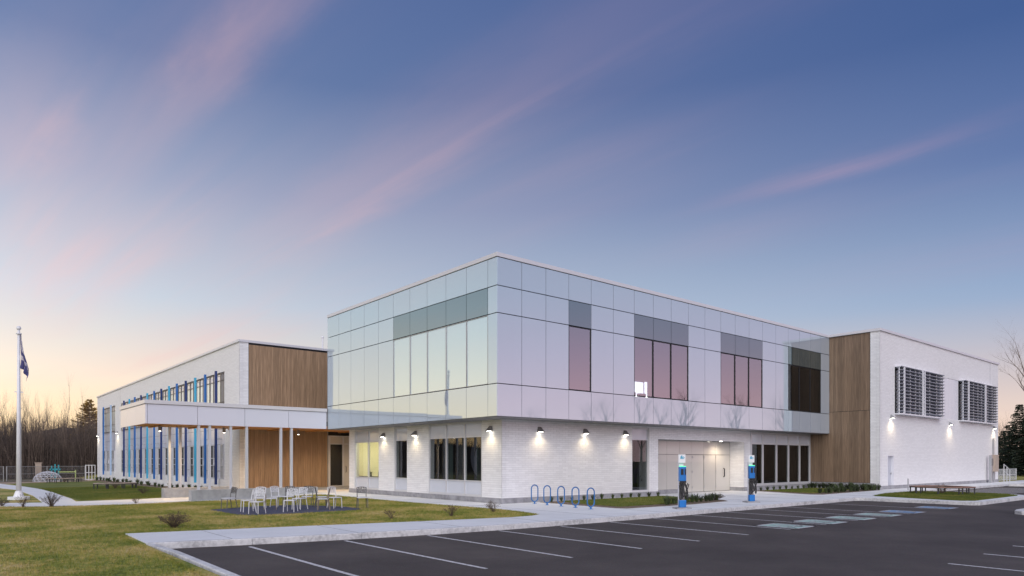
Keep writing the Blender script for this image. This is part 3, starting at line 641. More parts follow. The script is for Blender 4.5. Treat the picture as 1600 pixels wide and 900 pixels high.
while y < 1.38:
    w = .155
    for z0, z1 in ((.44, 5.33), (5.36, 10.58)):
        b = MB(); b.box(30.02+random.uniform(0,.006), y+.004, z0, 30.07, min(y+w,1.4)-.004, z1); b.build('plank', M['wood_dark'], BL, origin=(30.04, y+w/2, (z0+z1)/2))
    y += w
c = MB(); c.box(29.99,-2.765,.42,30.06,-2.745,10.6); c.build('corner_trim', M['black'], BL)
# service door in the gym wall
t = MB(); pbox(t, PG, 31.22, 32.2, -.2, -.12, 0, 2.28); d = t.build('door', M['colgrey'], BL)
t = MB(); pbox(t, PG, 32.0, 32.06, -.12, -.05, 1.0, 1.12); t.build('handle', M['steel'], d)
t = MB(); pbox(t, PG, 31.2, 31.26, -.12, .03, 0, 2.3); pbox(t, PG, 32.16, 32.22, -.12, .03, 0, 2.3); pbox(t, PG, 31.26, 32.16, -.12, .03, 2.24, 2.3); t.build('door_frame', M['white'], d)
t = MB(); pbox(t, PG, 53.2, 53.23, .0, .02, 8.45, 10.6); t.build('movement_joint', M['steel'], BL)
# white infill between the two louvred windows
u = 40.8
while u < 45.15:
    b = MB(); pbox(b, PG, u+.006, u+.725, -.08, -.02, 5.2, 8.4); b.build('infill_panel', M['white'], BL); u += .733
# louvred windows
def louvre(u0, u1, posts):
    gl_ = MB(); pbox(gl_, PG, u0+.05, u1-.05, -.25, -.22, 5.22, 8.38)
    root = MB(); pbox(root, PG, u0, u1, .0, .45, 5.12, 5.2); w = root.build('louvred_window', M['white'], BL)
    q = MB(); pbox(q, PG, u0, u1, .0, .40, 8.40, 8.44); q.build('top_rail', M['white'], w)
    gl_.build('glass_pane', M['glass_dark'], w)
    for p, pw in posts:
        b = MB(); fr_ = pw > .065; pw = pw if fr_ else .035; pbox(b, PG, p-pw/2, p+pw/2, .36 if fr_ else .24, .46 if fr_ else .30, 5.2, 8.4); b.build('louvre_post', M['white'], w)
    nb = 14
    for k in range(nb):
        z = 5.30+k*(3.05/(nb-1)); b = MB()
        a0 = PG.p(u0+.02, .05, z-.07); 
        vs = [PG.p(u0+.02,.10,z-.05), PG.p(u1-.02,.10,z-.05), PG.p(u1-.02,.42,z+.05), PG.p(u0+.02,.42,z+.05)]
        vs2 = [(p[0],p[1],p[2]+.045) for p in vs]
        b.add(vs+vs2, [(3,2,1,0),(4,5,6,7),(0,1,5,4),(1,2,6,5),(2,3,7,6),(3,0,4,7)])
        b.build('louvre_blade', M['blade'], w)
    ms = np.linspace(u0, u1, 5)
    for m_ in ms[1:-1]:
        b = MB(); pbox(b, PG, m_-.03, m_+.03, -.2, -.02, 5.2, 8.4); b.build('mullion', M['white'], w)
louvre(32.45, 36.2, [(32.5,.06),(33.0,.10),(34.44,.06),(35.4,.05),(36.17,.06)])
louvre(36.35, 40.75, [(36.4,.09),(36.75,.07),(38.1,.06),(39.5,.06),(40.72,.06)])
louvre(45.3, 50.0, [(45.35,.06),(46.2,.14),(47.9,.06),(49.0,.05),(49.97,.06)])
louvre(50.15, 53.95, [(50.5,.2),(51.6,.06),(52.8,.05),(53.9,.06)])

# left (classroom) wing
XW, YW = -3.2, 22.5
PW = PX(XW); PWY = PY(YW)
WT = 9.6
ops = [(25.54,59.9,.67,8.0),(63.0,70.9,.67,8.0)]
wall(PW, YW, 74.1, -.65, WT, ops, BL, bm_=M['brick_even'], even=True)
wall(PWY, XW, -2.64, -.2, WT, [], BL)
c = MB(); c.box(XW-.04,YW-.03,-.9,XW+.26,74.1,-.45); c.build('foundation_wall', M['conc'], BL)
c = MB(); c.box(XW-.1,YW-.08,WT,5.2,YW+.3,WT+.16); c.box(XW-.1,YW+.3,WT,XW+.3,74.2,WT+.16); c.build('parapet_coping', M['coping'], BL, bevel=.01)
c = MB(); c.box(XW+.3,YW+.3,WT-.3,9,74.0,WT-.15); c.build('roof', M['roof'], BL)
c = MB(); c.box(.1,YW+.3,-.3,.2,73.9,WT-.3); c.box(XW+.3,73.9,-.3,9,74.0,WT-.3); c.box(XW+.32,YW+.3,4.3,.1,73.9,4.7); c.build('inner_wall', M['dark'], BL)
c = MB(); c.box(-2.63,YW+.03,.1,2.86,YW+.12,WT); c.box(-2.64, YW+.12, .1, 2.86, YW+.3, WT-.3); c.box(2.86,YW+.03,3.5,9,YW+.3,WT); c.build('cladding_backing', M['black'], BL)
x = -2.61
while x < 2.8:
    for z0, z1 in ((.12, 4.9), (4.92, WT-.12)):
        b = MB(); b.box(x+.003, YW-.01-random.uniform(0,.006), z0, x+.119, YW+.05, z1); b.build('plank', M['wood'], BL, origin=(x+.06, YW, (z0+z1)/2))
    x += .123
c = MB(); c.box(2.81,YW-.03,.12,2.86,YW+.1,WT); c.build('corner_trim', M['steel'], BL)
c = MB(); c.tube((2.68,YW+.5,WT-.2),(2.68,YW+.5,10.6),.055,.055,8); c.sphere((2.68,YW+.5,10.62),.09); c.build('roof_vent_pipe', M['white'], BL)
# tall glazed band of the wing: bays between the blue fins
fy = [56.91,54.30,51.82,49.16,46.64,44.03,41.53,38.94,36.53,33.94,31.4,28.94,26.48]
def bay(u0, u1):
    window(PW, u0, u1, 5.15, 7.95, [u0+(u1-u0)*.36, u0+(u1-u0)*.68], [5.95, 7.45], ['ggg','ggg','www'], BL, set_=.06, fw=.05, gm=M['blindwhite'], fm=M['darkframe'], name='upper_window')
    b = MB(); pbox(b, PW, u0+.02, u1-.02, -.28, -.26, 5.2, 7.9); b.build('blind', M['blind'], BL)  # white sheet added behind the bay's upper panes to brighten them
    for a, c_ in ((0,.33),(.34,.66),(.67,1)):
        for z0, z1 in ((3.08,4.1),(4.12,5.13)):
            b = MB(); pbox(b, PW, u0+(u1-u0)*a+.01, u0+(u1-u0)*c_-.01, -.2, -.13, z0, z1); b.build('facade_panel', M['canopy'], BL)
    wl = (u1-u0)*.66
    window(PW, u0+(u1-u0)-wl, u1, .67, 3.06, [u1-wl*.5], [1.6, 2.1], ['gg','wg','gg'], BL, set_=.05, fw=.07, gm=M['glass_dark'], name='lower_window')
    b = MB(); pbox(b, PW, u0+.01, u1-wl-.01, -.2, -.13, .67, 3.06); b.build('facade_panel', M['canopy'], BL)
bays = [59.85]+fy+[25.56]
for a, b_ in zip(bays[:-1], bays[1:]): bay(b_+.0, a)
for a, b_ in ((63.05,65.6),(65.6,68.2),(68.2,70.85)): bay(a, b_)
cols3 = ['navy','cyan','mid']
for i, y in enumerate([68.33,63.91]+fy):
    m_ = M['mid'] if i == 0 else M['paleb'] if i == 1 else M[cols3[(i-2) % 3]]
    b = MB(); b.box(XW-.36, y-.08, .3, XW-.22, y+.08, 8.08); f = b.build('blue_fin', m_, BL)
    f['label'] = {'mid':'mid blue vertical fin','paleb':'pale blue vertical fin','navy':'navy blue vertical fin','cyan':'light blue vertical fin'}['mid' if i == 0 else 'paleb' if i == 1 else cols3[(i-2)%3]]
    for z in (1.2, 3.4, 5.6, 7.7): q = MB(); q.box(XW-.22, y-.02, z, XW+.1, y+.02, z+.05); q.build('fin_bracket', M['steel'], f)
for q in ((XW-.02,72.9,-.3,XW-.005,72.95,WT),(XW-.02,60.3,8.0,XW-.005,60.36,WT)): MB().box(*q).build('movement_joint', M['steel'], BL)
# glazed side door under the canopy
c = MB()
for a, b_ in ((2.87,3.02),(3.93,4.06),(4.45,4.7)): c.box(a, YW-.04, .12, b_, YW+.08, 3.62)
c.box(3.02,YW-.04,3.08,3.93,YW+.08,3.16); c.box(3.02,YW-.04,.12,3.93,YW+.08,.18); c.box(4.06,YW-.04,3.08,4.45,YW+.08,3.16)
c.box(2.87,YW-.04,3.62,4.7,YW+.08,3.7)
d = c.build('side_door', M['frame'], BL)
for q, m_, nm in (((3.02,YW,.18,3.93,YW+.03,3.08),'glass_dark','glass_pane'),((3.02,YW,3.16,3.93,YW+.03,3.62),'beige','infill_panel'),((4.06,YW,3.16,4.45,YW+.03,3.62),'beige','infill_panel'),((4.06,YW,.12,4.45,YW+.03,3.08),'beige','infill_panel')):
    MB().box(*q).build(nm, M[m_], d)
b = MB(); b.path([(4.2,YW-.02,1.1),(4.2,YW-.09,1.15),(4.2,YW-.09,1.5),(4.2,YW-.02,1.55)], .02); b.build('handle', M['black'], d)
c = MB(); c.box(4.7,16.63,-.2,4.9,YW+.1,3.9); c.box(1.7,16.35,-.2,4.9,16.6,3.83); c.build('side_wall', M['mortar'], BL)
c = MB(); c.box(2.87,YW+.5,.1,4.7,YW+.6,3.7); c.build('inner_wall', M['dark'], BL)
for z, y0, y1 in ((.06,19.9,20.5),(.12,20.5,22.48)): MB().box(-2.9, y0, -.3, 4.7, y1, z).build('step', M['plinth'], BL)

# ------------------------------------------------------------------ entrance canopy
CN = empty('entrance_canopy', (-5,18,0), 0, 'flat white roofed canopy with wood ceiling on paired grey columns and low concrete plinths', 'canopy')
def part(mb, name, m, **k):
    o = mb.build(name, m, CN, **k); o.location = Vector(o.location)-Vector(CN.location); return o
Z0, Z1 = 3.86, 5.05
c = MB(); c.box(-9.86,16.5,4.3,4.9,22.38,4.95); part(c, 'roof_slab', M['roof'])
for a, b_ in ((-9.84,-7.41),(-7.41,-4.92),(-4.92,-2.41),(-2.41,-.06)):
    c = MB(); c.box(a+.01,16.42,Z0,b_-.01,16.47,4.86); part(c, 'fascia_panel', M['canopy'])
for a, b_ in ((16.5,18.8),(18.8,20.8),(20.8,22.7)):
    c = MB(); c.box(-9.93,a+.008,Z0,-9.88,b_-.008,4.86); part(c, 'fascia_panel', M['canopy'])
c = MB(); c.box(-9.93,16.42,Z0,-9.85,16.495,4.86); part(c, 'corner_trim', M['canopy'])
c = MB(); c.box(-9.99,16.36,4.88,-.05,16.7,5.08); c.box(-9.99,16.7,4.88,-9.6,22.75,5.08); c.box(-9.6,22.4,4.88,-3.3,22.75,5.08); part(c, 'parapet_coping', M['coping'], bevel=.008)
c = MB(); c.box(-9.86,16.48,4.05,4.9,22.38,4.3); part(c, 'ceiling_void', M['midgrey'])
y = 16.52
while y < 22.25:
    c = MB(); xe = 4.68; c.box(-9.84,y,3.95,xe,y+.13,4.04); part(c, 'ceiling_slat', M['ceil']); y += .16
c = MB(); c.box(-9.86,16.48,3.88,-.06,16.52,4.06); c.box(-9.86,16.52,3.88,-9.82,22.6,4.06); part(c, 'ceiling_edge_board', M['ceil'])
for x in (-8.5,-6.3,-3.9,-1.4,1.2,3.6):
    c = MB(); c.box(x-.06,16.53,3.88,x+.06,22.38,3.95); part(c, 'beam', M['ceil'])
c = MB(); c.box(-7.78,16.2,-.5,-.7,16.75,.38); part(c, 'plinth', M['plinth'], bevel=.015)
c = MB(); c.box(-8.2,20.2,-.6,-4.3,20.75,.36); part(c, 'plinth', M['plinth'], bevel=.015)
for x, y in ((-7.33,16.55),(-6.77,16.55),(-5.66,16.55),(-4.79,16.55),(-2.83,16.55),(-2.2,16.55),(-7.82,20.5),(-7.25,20.5)):
    c = MB(); c.box(x-.06, y-.09, .37, x+.06, y+.08, 3.89); col_ = part(c, 'column', M['colgrey'], origin=(x,y,.37))
    q = MB(); q.box(-.12,-.16,0,.12,.14,.015); q.build('base_plate', M['steel'], col_)
# hanging spotlights
hl = empty('ceiling_spotlight', (0,0,0), 0, '', 'lamp', 'spotlights under the entrance canopy')
MB().tube((0,0,0),(0,0,-.3),.09,.09,12).build('lamp_housing', M['lampbody'], hl); MB().tube((0,0,-.3),(0,0,-.305),.07,.07,12).build('lamp_lens', M['lens'], hl)
for i, (x, y, lb) in enumerate(((-8.56,19.5,'dark cylinder spotlight hanging under the left end of the entrance canopy'),(-5.09,19.5,'dark cylinder spotlight under the canopy in front of the blue fins'),(-.54,19.5,'cylinder spotlight under the canopy in front of the wood wall'))):
    o = place(hl, i > 0, (x, y, 3.9), 0, lb)
    l = bpy.data.lights.new('canopy_light', 'SPOT'); l.energy = 250; l.spot_size = R(155); l.spot_blend = .7; l.color = (1.,.70,.36); l.shadow_soft_size = .07
    lo = bpy.data.objects.new('canopy_light', l); COL.objects.link(lo); lo.location = (x, y, 3.56)
for (x, y) in ((-7.0,21.6),(3.0,19.0)):
    l = bpy.data.lights.new('canopy_light', 'SPOT'); l.energy = 300; l.spot_size = R(155); l.spot_blend = .8; l.color = (1.,.70,.36); l.shadow_soft_size = .07
    lo = bpy.data.objects.new('canopy_light', l); COL.objects.link(lo); lo.location = (x, y, 3.8)
    tag(MB().tube((x,y,3.94),(x,y,3.86),.09,.09,12).build('ceiling_downlight', M['lampwhite']), 'small recessed downlight in the canopy ceiling above the '+('rear columns' if x < 0 else 'side door'), 'lamp')
l = bpy.data.lights.new('entrance_light', 'SPOT'); l.energy = 130; l.spot_size = R(165); l.spot_blend = .8; l.color = (1.,.82,.6); l.shadow_soft_size = .08
lo = bpy.data.objects.new('entrance_light', l); COL.objects.link(lo); lo.location = (19.6, 1.55, 3.08)
tag(MB().tube((19.6,1.95,3.155),(19.6,1.95,3.14),.09,.09,14).build('ceiling_downlight', M['lens']), 'lit round downlight in the ceiling of the entrance recess', 'lamp')

# wall lamps
def wall_lamp(P, u, z, white, lb, energy=14):
    t = empty('wall_lamp', P.p(u, .014, z), 0 if isinstance(P, PY) else R(-90), lb, 'lamp', 'lamps on the brick walls')
    w = .125; m_ = M['lampwhite'] if white else M['lampbody']
    vs = [(-w,0,-.12),(w,0,-.12),(w,-.27,-.12),(-w,-.27,-.12),(-w*.62,0,.12),(w*.62,0,.12),(w*.62,-.07,.12),(-w*.62,-.07,.12)]
    MB().add(vs, [(0,3,2,1),(4,5,6,7),(0,1,5,4),(1,2,6,5),(2,3,7,6),(3,0,4,7)]).build('lamp_housing', m_, t, bevel=.008)
    MB().box(-.08,-.20,-.135,.08,-.06,-.121).build('lamp_lens', M['lens'], t)
    l = bpy.data.lights.new('lamp_light', 'SPOT'); l.energy = energy*3.4; l.spot_size = R(150); l.spot_blend = 1.0; l.color = (1.,.80,.50); l.shadow_soft_size = .06
    lo = bpy.data.objects.new('lamp_light', l); COL.objects.link(lo); lo.parent = t; lo.location = (0,-.30,-.15); lo.rotation_euler = (R(-8),0,0)
wall_lamp(P1, 11.98, 3.40, False, 'grey wedge wall lamp on white brick between the lit yellow window and the narrow window')
wall_lamp(P1, 8.61, 3.40, False, 'grey wedge wall lamp on white brick between the narrow window and the three-pane window')
wall_lamp(P1, 2.15, 3.42, False, 'grey wedge wall lamp on the left side of the white brick building corner')
wall_lamp(P2, 3.65, 3.42, False, 'grey wedge wall lamp above the bike racks, first right of the brick corner')
wall_lamp(P2, 6.73, 3.42, False, 'grey wedge wall lamp in the middle of the long white brick wall')
wall_lamp(P2, 9.76, 3.42, False, 'grey wedge wall lamp just left of the tall window by the entrance')
wall_lamp(PG, 31.78, 4.95, True, 'pale wedge wall lamp on the gym wall above the narrow service door', 26)
wall_lamp(PG, 43.06, 4.85, True, 'pale wedge wall lamp on the gym wall below the white infill panels', 26)
wall_lamp(PG, 54.2, 4.9, True, 'pale wedge wall lamp at the far right corner of the gym wall', 26)
wall_lamp(PW, 73.3, 5.0, True, 'pale wall lamp at the far left corner of the left wing', 26)
wall_lamp(PW, 61.6, 5.0, True, 'pale wall lamp on the brick pier between the fins of the left wing', 26)

# electrical gear at the far end of the gym wall
t = empty('electrical_cabinet', (54.0,-3.4,0), 0, 'grey and brown electrical cabinet with conduit on the far end of the gym wall', 'cabinet')
MB().box(-.45,-.3,.95,.5,0,2.45).build('cabinet_box', M['tan'], t); MB().box(-.1,-.08,2.45,.1,0,3.9).build('conduit', M['steel'], t); MB().box(-.05,-.08,0,.3,0,.95).build('conduit', M['steel'], t)
t = empty('meter_post', (52.3,-3.7,0), 0, 'grey steel service post standing beside the electrical cabinet', 'post'); MB().box(-.25,-.1,0,.1,.1,2.4).build('post', M['steel'], t, bevel=.02); MB().box(-.2,-.16,1.5,.05,-.1,2.1).build('meter_box', M['lampbody'], t)
t = empty('bollard', (30.3,-5.0,0), 0, 'short thin grey marker post on the pavement behind the ring bench', 'bollard'); MB().tube((0,0,0),(0,0,.75),.04,.04,8).build('post', M['steel'], t); MB().tube((0,0,.75),(0,0,.78),.05,.03,8).build('cap', M['steel'], t)
t = empty('handrail', (56.4,-3.6,0), 0, 'white metal stair railing beyond the far corner of the gym', 'railing')
for k in range(3): MB().tube((k*.9,0,0),(k*.9,0,1.6-.25*k),.035,.035,6).build('post', M['gatew'], t)
MB().path([(0,0,1.6),(1.8,0,1.1)], .035).build('rail', M['gatew'], t); MB().path([(0,0,1.0),(1.8,0,.5)], .03).build('rail', M['gatew'], t)

# ------------------------------------------------------------------ bike racks
bk = empty('bike_rack', (0,0,0), 0, '', 'bike rack', 'blue bike racks in front of the brick wall')
pts = []
for i in range(13): a = math.pi*i/12; pts.append((.17*math.cos(a), 0, .68+.17*math.sin(a)))
for i in range(13): a = math.pi+math.pi*i/12; pts.append((.17*math.cos(a), 0, .27+.17*math.sin(a)))
pts.append(pts[0])
MB().path(pts, .026, 8).build('rack_loop', M['bike'], bk, smooth=True)
MB().prism([(-.07,-.07),(.07,-.07),(.07,.07),(-.07,.07)], 0, .012).build('base_plate', M['bike'], bk)
b = MB(); b.tube((0,0,.01),(0,0,.12),.045,.03,8); b.build('stem', M['bike'], bk)
ords = ['blue loop bike rack closest to the white brick wall','blue loop bike rack second from the brick wall','middle one of the five blue loop bike racks','blue loop bike rack second from the parking kerb','blue loop bike rack nearest the parking kerb, right end of the row']
for i, (x, y) in enumerate(((2.58,.5),(2.42,-.5),(2.3,-1.5),(2.16,-2.5),(2.02,-3.5))): place(bk, i > 0, (x, y, 0), R(-12), ords[i])

# ------------------------------------------------------------------ chargers
ev = empty('charging_station', (0,0,0), 0, '', 'charging station', 'car charging stations at the parking kerb')
MB().prism([(-.28,-.26),(.34,-.26),(.34,.28),(-.28,.28)], 0, .06).build('concrete_pad', M['conc'], ev, bevel=.01)
MB().box(-.10,.02,.06,.10,.14,1.9).build('post', M['white'], ev, bevel=.01)
for s_, (dx, dy) in (('front',(-.02,-.05)),('side',(.145,.04))):
    b = MB(); w = .105 if s_ == 'front' else .045
    b.prism([(dx-w,dy-.09),(dx+w,dy-.09),(dx+w,dy+.08),(dx-w,dy+.08)], 1.12, 1.70); h_ = b.build('charger_body', M['evblue'], ev, bevel=.02)
    MB().box(dx-w*.8,dy-.08,1.70,dx+w*.8,dy+.06,1.735).build('status_light', M['screen'], h_)
    MB().box(dx-w*.55,dy-.105,1.38,dx+w*.45,dy-.088,1.62).build('display', M['black'], h_)
    MB().box(dx-w*.7,dy-.11,1.05,dx+w*.7,dy+.02,1.13).build('connector_holster', M['black'], h_)
    MB().prism([(dx-w,dy-.09),(dx+w,dy-.09),(dx+w,dy+.08),(dx-w,dy+.08)], .06, .36).build('blue_base', M['evblue'], ev, bevel=.02)
MB().box(-.10,-.03,.36,.12,.02,1.05).build('grey_column_cover', M['lampbody'], ev)
def cable(x0, x1, y, z0, zb, r=.017):
    p = []
    for i in range(15):
        a = i/14; xx = x0+(x1-x0)*a + .07*math.sin(a*math.pi*2); zz = z0+(zb-z0)*math.sin(a*math.pi)
        p.append((xx, y-.03*math.sin(a*math.pi), zz))
    return MB().path(p, r, 6)
cable(-.10,.08,-.09,1.06,.42).build('cable', M['black'], ev); cable(-.04,.02,-.10,1.0,.62,.02).build('cable', M['black'], ev); cable(.16,.26,-.02,1.04,.5).build('cable', M['black'], ev); cable(-.13,-.02,-.08,.95,.38).build('cable', M['black'], ev); cable(-.02,.10,-.11,1.08,.5,.022).build('cable', M['black'], ev); cable(.14,.32,.0,1.0,.42,.02).build('cable', M['black'], ev)
sg = MB().box(-.145,-.06,1.86,.145,-.03,2.20).build('sign_panel', M['signw'], ev)
def lettering(txt, size, loc, parent):
    cu = bpy.data.curves.new('lettering', 'FONT'); cu.body = txt; cu.size = size; cu.shear = .25; cu.extrude = .002; cu.align_x = 'CENTER'; cu.align_y = 'CENTER'; cu.offset = .004; cu.space_character = .9
    cu.materials.append(M['letter']); o = bpy.data.objects.new('lettering', cu); COL.objects.link(o); o.parent = parent; o.location = loc; o.rotation_euler = (R(90), 0, 0)
    bpy.context.view_layer.update(); me = bpy.data.meshes.new_from_object(o.evaluated_get(bpy.context.evaluated_depsgraph_get())); n_ = bpy.data.objects.new('lettering', me); COL.objects.link(n_); n_.parent = parent; n_.location = loc; n_.rotation_euler = (R(90), 0, 0)
    if not me.materials: me.materials.append(M['letter'])
    bpy.data.objects.remove(o); n_.name = 'lettering'; return n_
lettering('flo', .19, (0,-.066,2.08), sg)
place(ev, False, (5.0,-5.7,0), R(-32), 'blue car charging station with white sign nearest the bike racks')
place(ev, True, (10.95,-5.25,0), R(-32), 'blue car charging station with white sign farther right, in front of the entrance')

# ------------------------------------------------------------------ flagpole and flag
fp = empty('flagpole', (-14.6,24.8,-.22), 0, 'tall white flagpole on a small pale concrete base at the far left', 'flagpole')
MB().prism([(.55*math.cos(R(a+22.5)),.55*math.sin(R(a+22.5))) for a in range(0,360,45)], -.1, .14).build('concrete_base', M['walk'], fp, bevel=.02)
MB().tube((0,0,.14),(0,0,.45),.26,.16,14).build('base_collar', M['pole'], fp)
MB().tube((0,0,.3),(0,0,9.5),.13,.06,14).build('pole', M['pole'], fp, smooth=True)
MB().sphere((0,0,9.62),.12,14,8).build('ball', M['pole'], fp, smooth=True)
MB().tube((0,0,9.28),(0,0,9.34),.14,.14,12).build('truck', M['pole'], fp)
MB().path([(.12,0,9.3),(.15,0,5.8),(.12,0,1.4)], .008, 4).build('halyard', M['rope'], fp)
MB().box(-.2,-.02,6.0,.2,.02,6.05).build('cleat', M['pole'], fp)
nu, nv = 18, 34; vs = []; fs = []
for j in range(nv+1):
    v = j/nv; width = .16+.42*smooth01(v*1.1)*(1-.35*smooth01((v-.75)*4)); hang = 2.35*v
    for i in range(nu+1):
        u = i/nu; ph = u*math.pi*5+v*1.5
        vs.append((.08+width*u+.02*math.sin(ph*2), .10*math.sin(ph)*(.35+.65*v), -(hang*(.72+.28*u*u)+.9*u*(1-v)*.9)))
for j in range(nv):
    for i in range(nu): a = j*(nu+1)+i; fs.append((a, a+1, a+nu+2, a+nu+1))
me = bpy.data.meshes.new('flag'); me.from_pydata(vs, [], fs); me.materials.append(M['flagb']); me.materials.append(M['flagw'])
for p in me.polygons:
    i, j = p.index % nu, p.index//nu; p.material_index = 1 if (j < 9 and i > 6) or (19 <= j <= 23) or i in (8, 9) else 0; p.use_smooth = True
o = bpy.data.objects.new('flag', me); COL.objects.link(o); o.location = (-14.6,24.8,9.1); o.rotation_euler = (0,0,R(-40)); o.scale = (.95,1,1.15)
sm = o.modifiers.new('solid', 'SOLIDIFY'); sm.thickness = .01
tag(o, 'blue and white flag hanging limp in folds from the top of the flagpole', 'flag')

# ------------------------------------------------------------------ chairs on the gravel pad
def make_chair(m):
    t = empty('chair', (0,0,0), 0, '', 'chair', 'metal chairs gathered on the gravel pad')
    MB().prism([(-.20,-.21),(.20,-.21),(.22,.0),(.19,.20),(-.19,.20),(-.22,0)], .42, .455).build('seat', M['seatm'] if m is not M['chairw'] else m, t, bevel=.01)
    for sx in (-1, 1):
        MB().tube((sx*.19,-.19,.42),(sx*.20,-.21,0),.019,.014,6).build('leg', m, t)
        MB().tube((sx*.18,.18,.42),(sx*.20,.26,0),.019,.014,6).build('leg', m, t)
    b = MB()
    for sx in (-1, 1): b.path([(sx*.18,.18,.44),(sx*.185,.20,.62),(sx*.19,.25,.84)], .018)
    b.path([(-.19,.25,.84),(-.09,.255,.86),(0,.255,.865),(.09,.255,.86),(.19,.25,.84)], .014); b.path([(-.185,.215,.64),(.185,.215,.64)], .013)
    bk_ = b.build('backrest', m, t)
    q = MB()     # pierced ornament: curls and rosettes
    for cx, cz, r in ((-.12,.75,.045),(-.04,.78,.035),(.04,.72,.045),(.12,.77,.04),(-.05,.69,.03),(.11,.69,.028),(-.14,.68,.025),(-.11,.82,.022),(.0,.82,.022),(.08,.83,.018)):
        q.path([(cx+r*math.cos(R(a)), .215+(cz-.64)*.16, cz+r*math.sin(R(a))) for a in range(0,361,45)], .009, 4)
        q.tube((cx,.21+(cz-.64)*.16,cz),(cx,.222+(cz-.64)*.16,cz),r*.45,r*.45,8)
    q.build('pierced_panel', m, bk_)
    return t
cw, cg, ct = make_chair(M['chairw']), make_chair(M['chairg']), make_chair(M['chairt'])  # lit white chair, then two copies with shade painted in
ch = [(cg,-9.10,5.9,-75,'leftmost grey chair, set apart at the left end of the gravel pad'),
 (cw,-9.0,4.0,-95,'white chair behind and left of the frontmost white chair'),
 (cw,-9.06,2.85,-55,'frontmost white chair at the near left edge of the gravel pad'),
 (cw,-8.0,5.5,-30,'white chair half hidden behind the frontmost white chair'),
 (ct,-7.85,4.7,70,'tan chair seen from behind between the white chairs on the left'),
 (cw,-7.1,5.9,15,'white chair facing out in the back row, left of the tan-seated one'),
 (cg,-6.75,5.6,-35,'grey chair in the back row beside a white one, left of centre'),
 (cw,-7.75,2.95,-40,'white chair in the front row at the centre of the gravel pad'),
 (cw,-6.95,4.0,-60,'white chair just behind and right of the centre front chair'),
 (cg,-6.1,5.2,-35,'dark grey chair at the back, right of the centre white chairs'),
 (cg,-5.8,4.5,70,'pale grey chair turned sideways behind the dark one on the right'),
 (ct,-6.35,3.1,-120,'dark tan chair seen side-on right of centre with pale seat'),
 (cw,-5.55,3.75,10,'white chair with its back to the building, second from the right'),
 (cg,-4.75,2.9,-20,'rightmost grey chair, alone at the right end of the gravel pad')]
used = set()
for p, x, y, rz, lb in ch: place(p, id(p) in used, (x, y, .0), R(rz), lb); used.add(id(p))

# ------------------------------------------------------------------ ring benches
def ring_bench(m, sides=8, r1=1.66, r0=1.28):
    t = empty('ring_bench', (0,0,0), 0, '', 'bench', 'round benches with open centres')
    for i in range(sides):
        a0, a1 = 2*math.pi*i/sides, 2*math.pi*(i+1)/sides; g_ = .012
        for rr0, rr1 in ((r0, (r0+r1)/2-.01), ((r0+r1)/2+.01, r1)):
            q = [(rr0*math.cos(a0+g_), rr0*math.sin(a0+g_)), (rr1*math.cos(a0+g_), rr1*math.sin(a0+g_)), (rr1*math.cos(a1-g_), rr1*math.sin(a1-g_)), (rr0*math.cos(a1-g_), rr0*math.sin(a1-g_))]
            MB().prism(q, .40, .445).build('seat_board', m, t, bevel=.005)
        for r_ in (r0+.05, r1-.06):
            MB().box(r_*math.cos(a0)-.03, r_*math.sin(a0)-.03, 0, r_*math.cos(a0)+.03, r_*math.sin(a0)+.03, .37).build('leg', M['bleg'], t)
        b = MB(); b.path([((r0+.05)*math.cos(a0),(r0+.05)*math.sin(a0),.385),((r1-.06)*math.cos(a0),(r1-.06)*math.sin(a0),.385)], .02, 4); b.build('bearer', M['bleg'], t)
    b = MB(); 
    for r_ in (r0+.02, r1-.02): b.path([(r_*math.cos(2*math.pi*i/sides), r_*math.sin(2*math.pi*i/sides), .38) for i in range(sides+1)], .018, 4)
    b.build('rim', M['bleg'], t)
    return t
rb = ring_bench(M['bench']); place(rb, False, (27.0,-8.0,0), .2, 'red-brown ring bench on the green island at the right')
rp_ = ring_bench(M['benchp']); place(rp_, False, (-7.1,40.6,gz(-7.1,40.6)), .25, 'pale brown ring bench on the lawn nearer the left wing')
place(rp_, True, (-7.5,66.6,gz(-7.5,66.6)), .1, 'pale brown ring bench farther back in front of the climbing dome')

# ------------------------------------------------------------------ plants
def shrub_mesh(h, n, spread, m1=None, heads=True):
    b = MB(); hd = MB(); rr = random.Random(int(h*100)+n)
    for k in range(n):
        a = rr.uniform(0, 6.28); l = rr.uniform(.1, spread); p = Vector((rr.gauss(0,.03), rr.gauss(0,.03), 0)); q = Vector((l*math.cos(a), l*math.sin(a), h*rr.uniform(.5,1)*(1-.4*l/spread)))
        m = p.lerp(q,.5)+Vector((rr.gauss(0,.03), rr.gauss(0,.03), .04)); b.tube(p, m, .006, .005, 3, False); b.tube(m, q, .005, .003, 3, False)
        for _ in range(3):
            w = m.lerp(q, rr.random())+Vector((rr.gauss(0,.06), rr.gauss(0,.06), rr.uniform(.0,.1))); b.tube(m.lerp(q,rr.random()), w, .003, .002, 3, False)
            if heads: hd.sphere(w, rr.uniform(.004,.011), 4, 3)
        if heads: hd.sphere(q, rr.uniform(.008,.016), 5, 3)
    return b, hd
def shrub(x, y, h, n, sp, lb, name='dry_shrub', green=False):
    t = empty(name, (x, y, gz(x,y)-.01), 0, lb, 'shrub'); b, hd = shrub_mesh(h, n, sp)
    b.build('stems', M['twig'], t, kind='stuff'); hd.build('leaves' if green else 'seed_heads', M['leafd'] if green else M['seed'], t, kind='stuff'); return t
shrub(-12.75,-.75,.55,90,.5,'bushy dry brown shrub with seed heads in the front lawn')
shrub(-14.0,15.9,.8,70,.5,'leafy dark bush beside the left path junction', green=True)
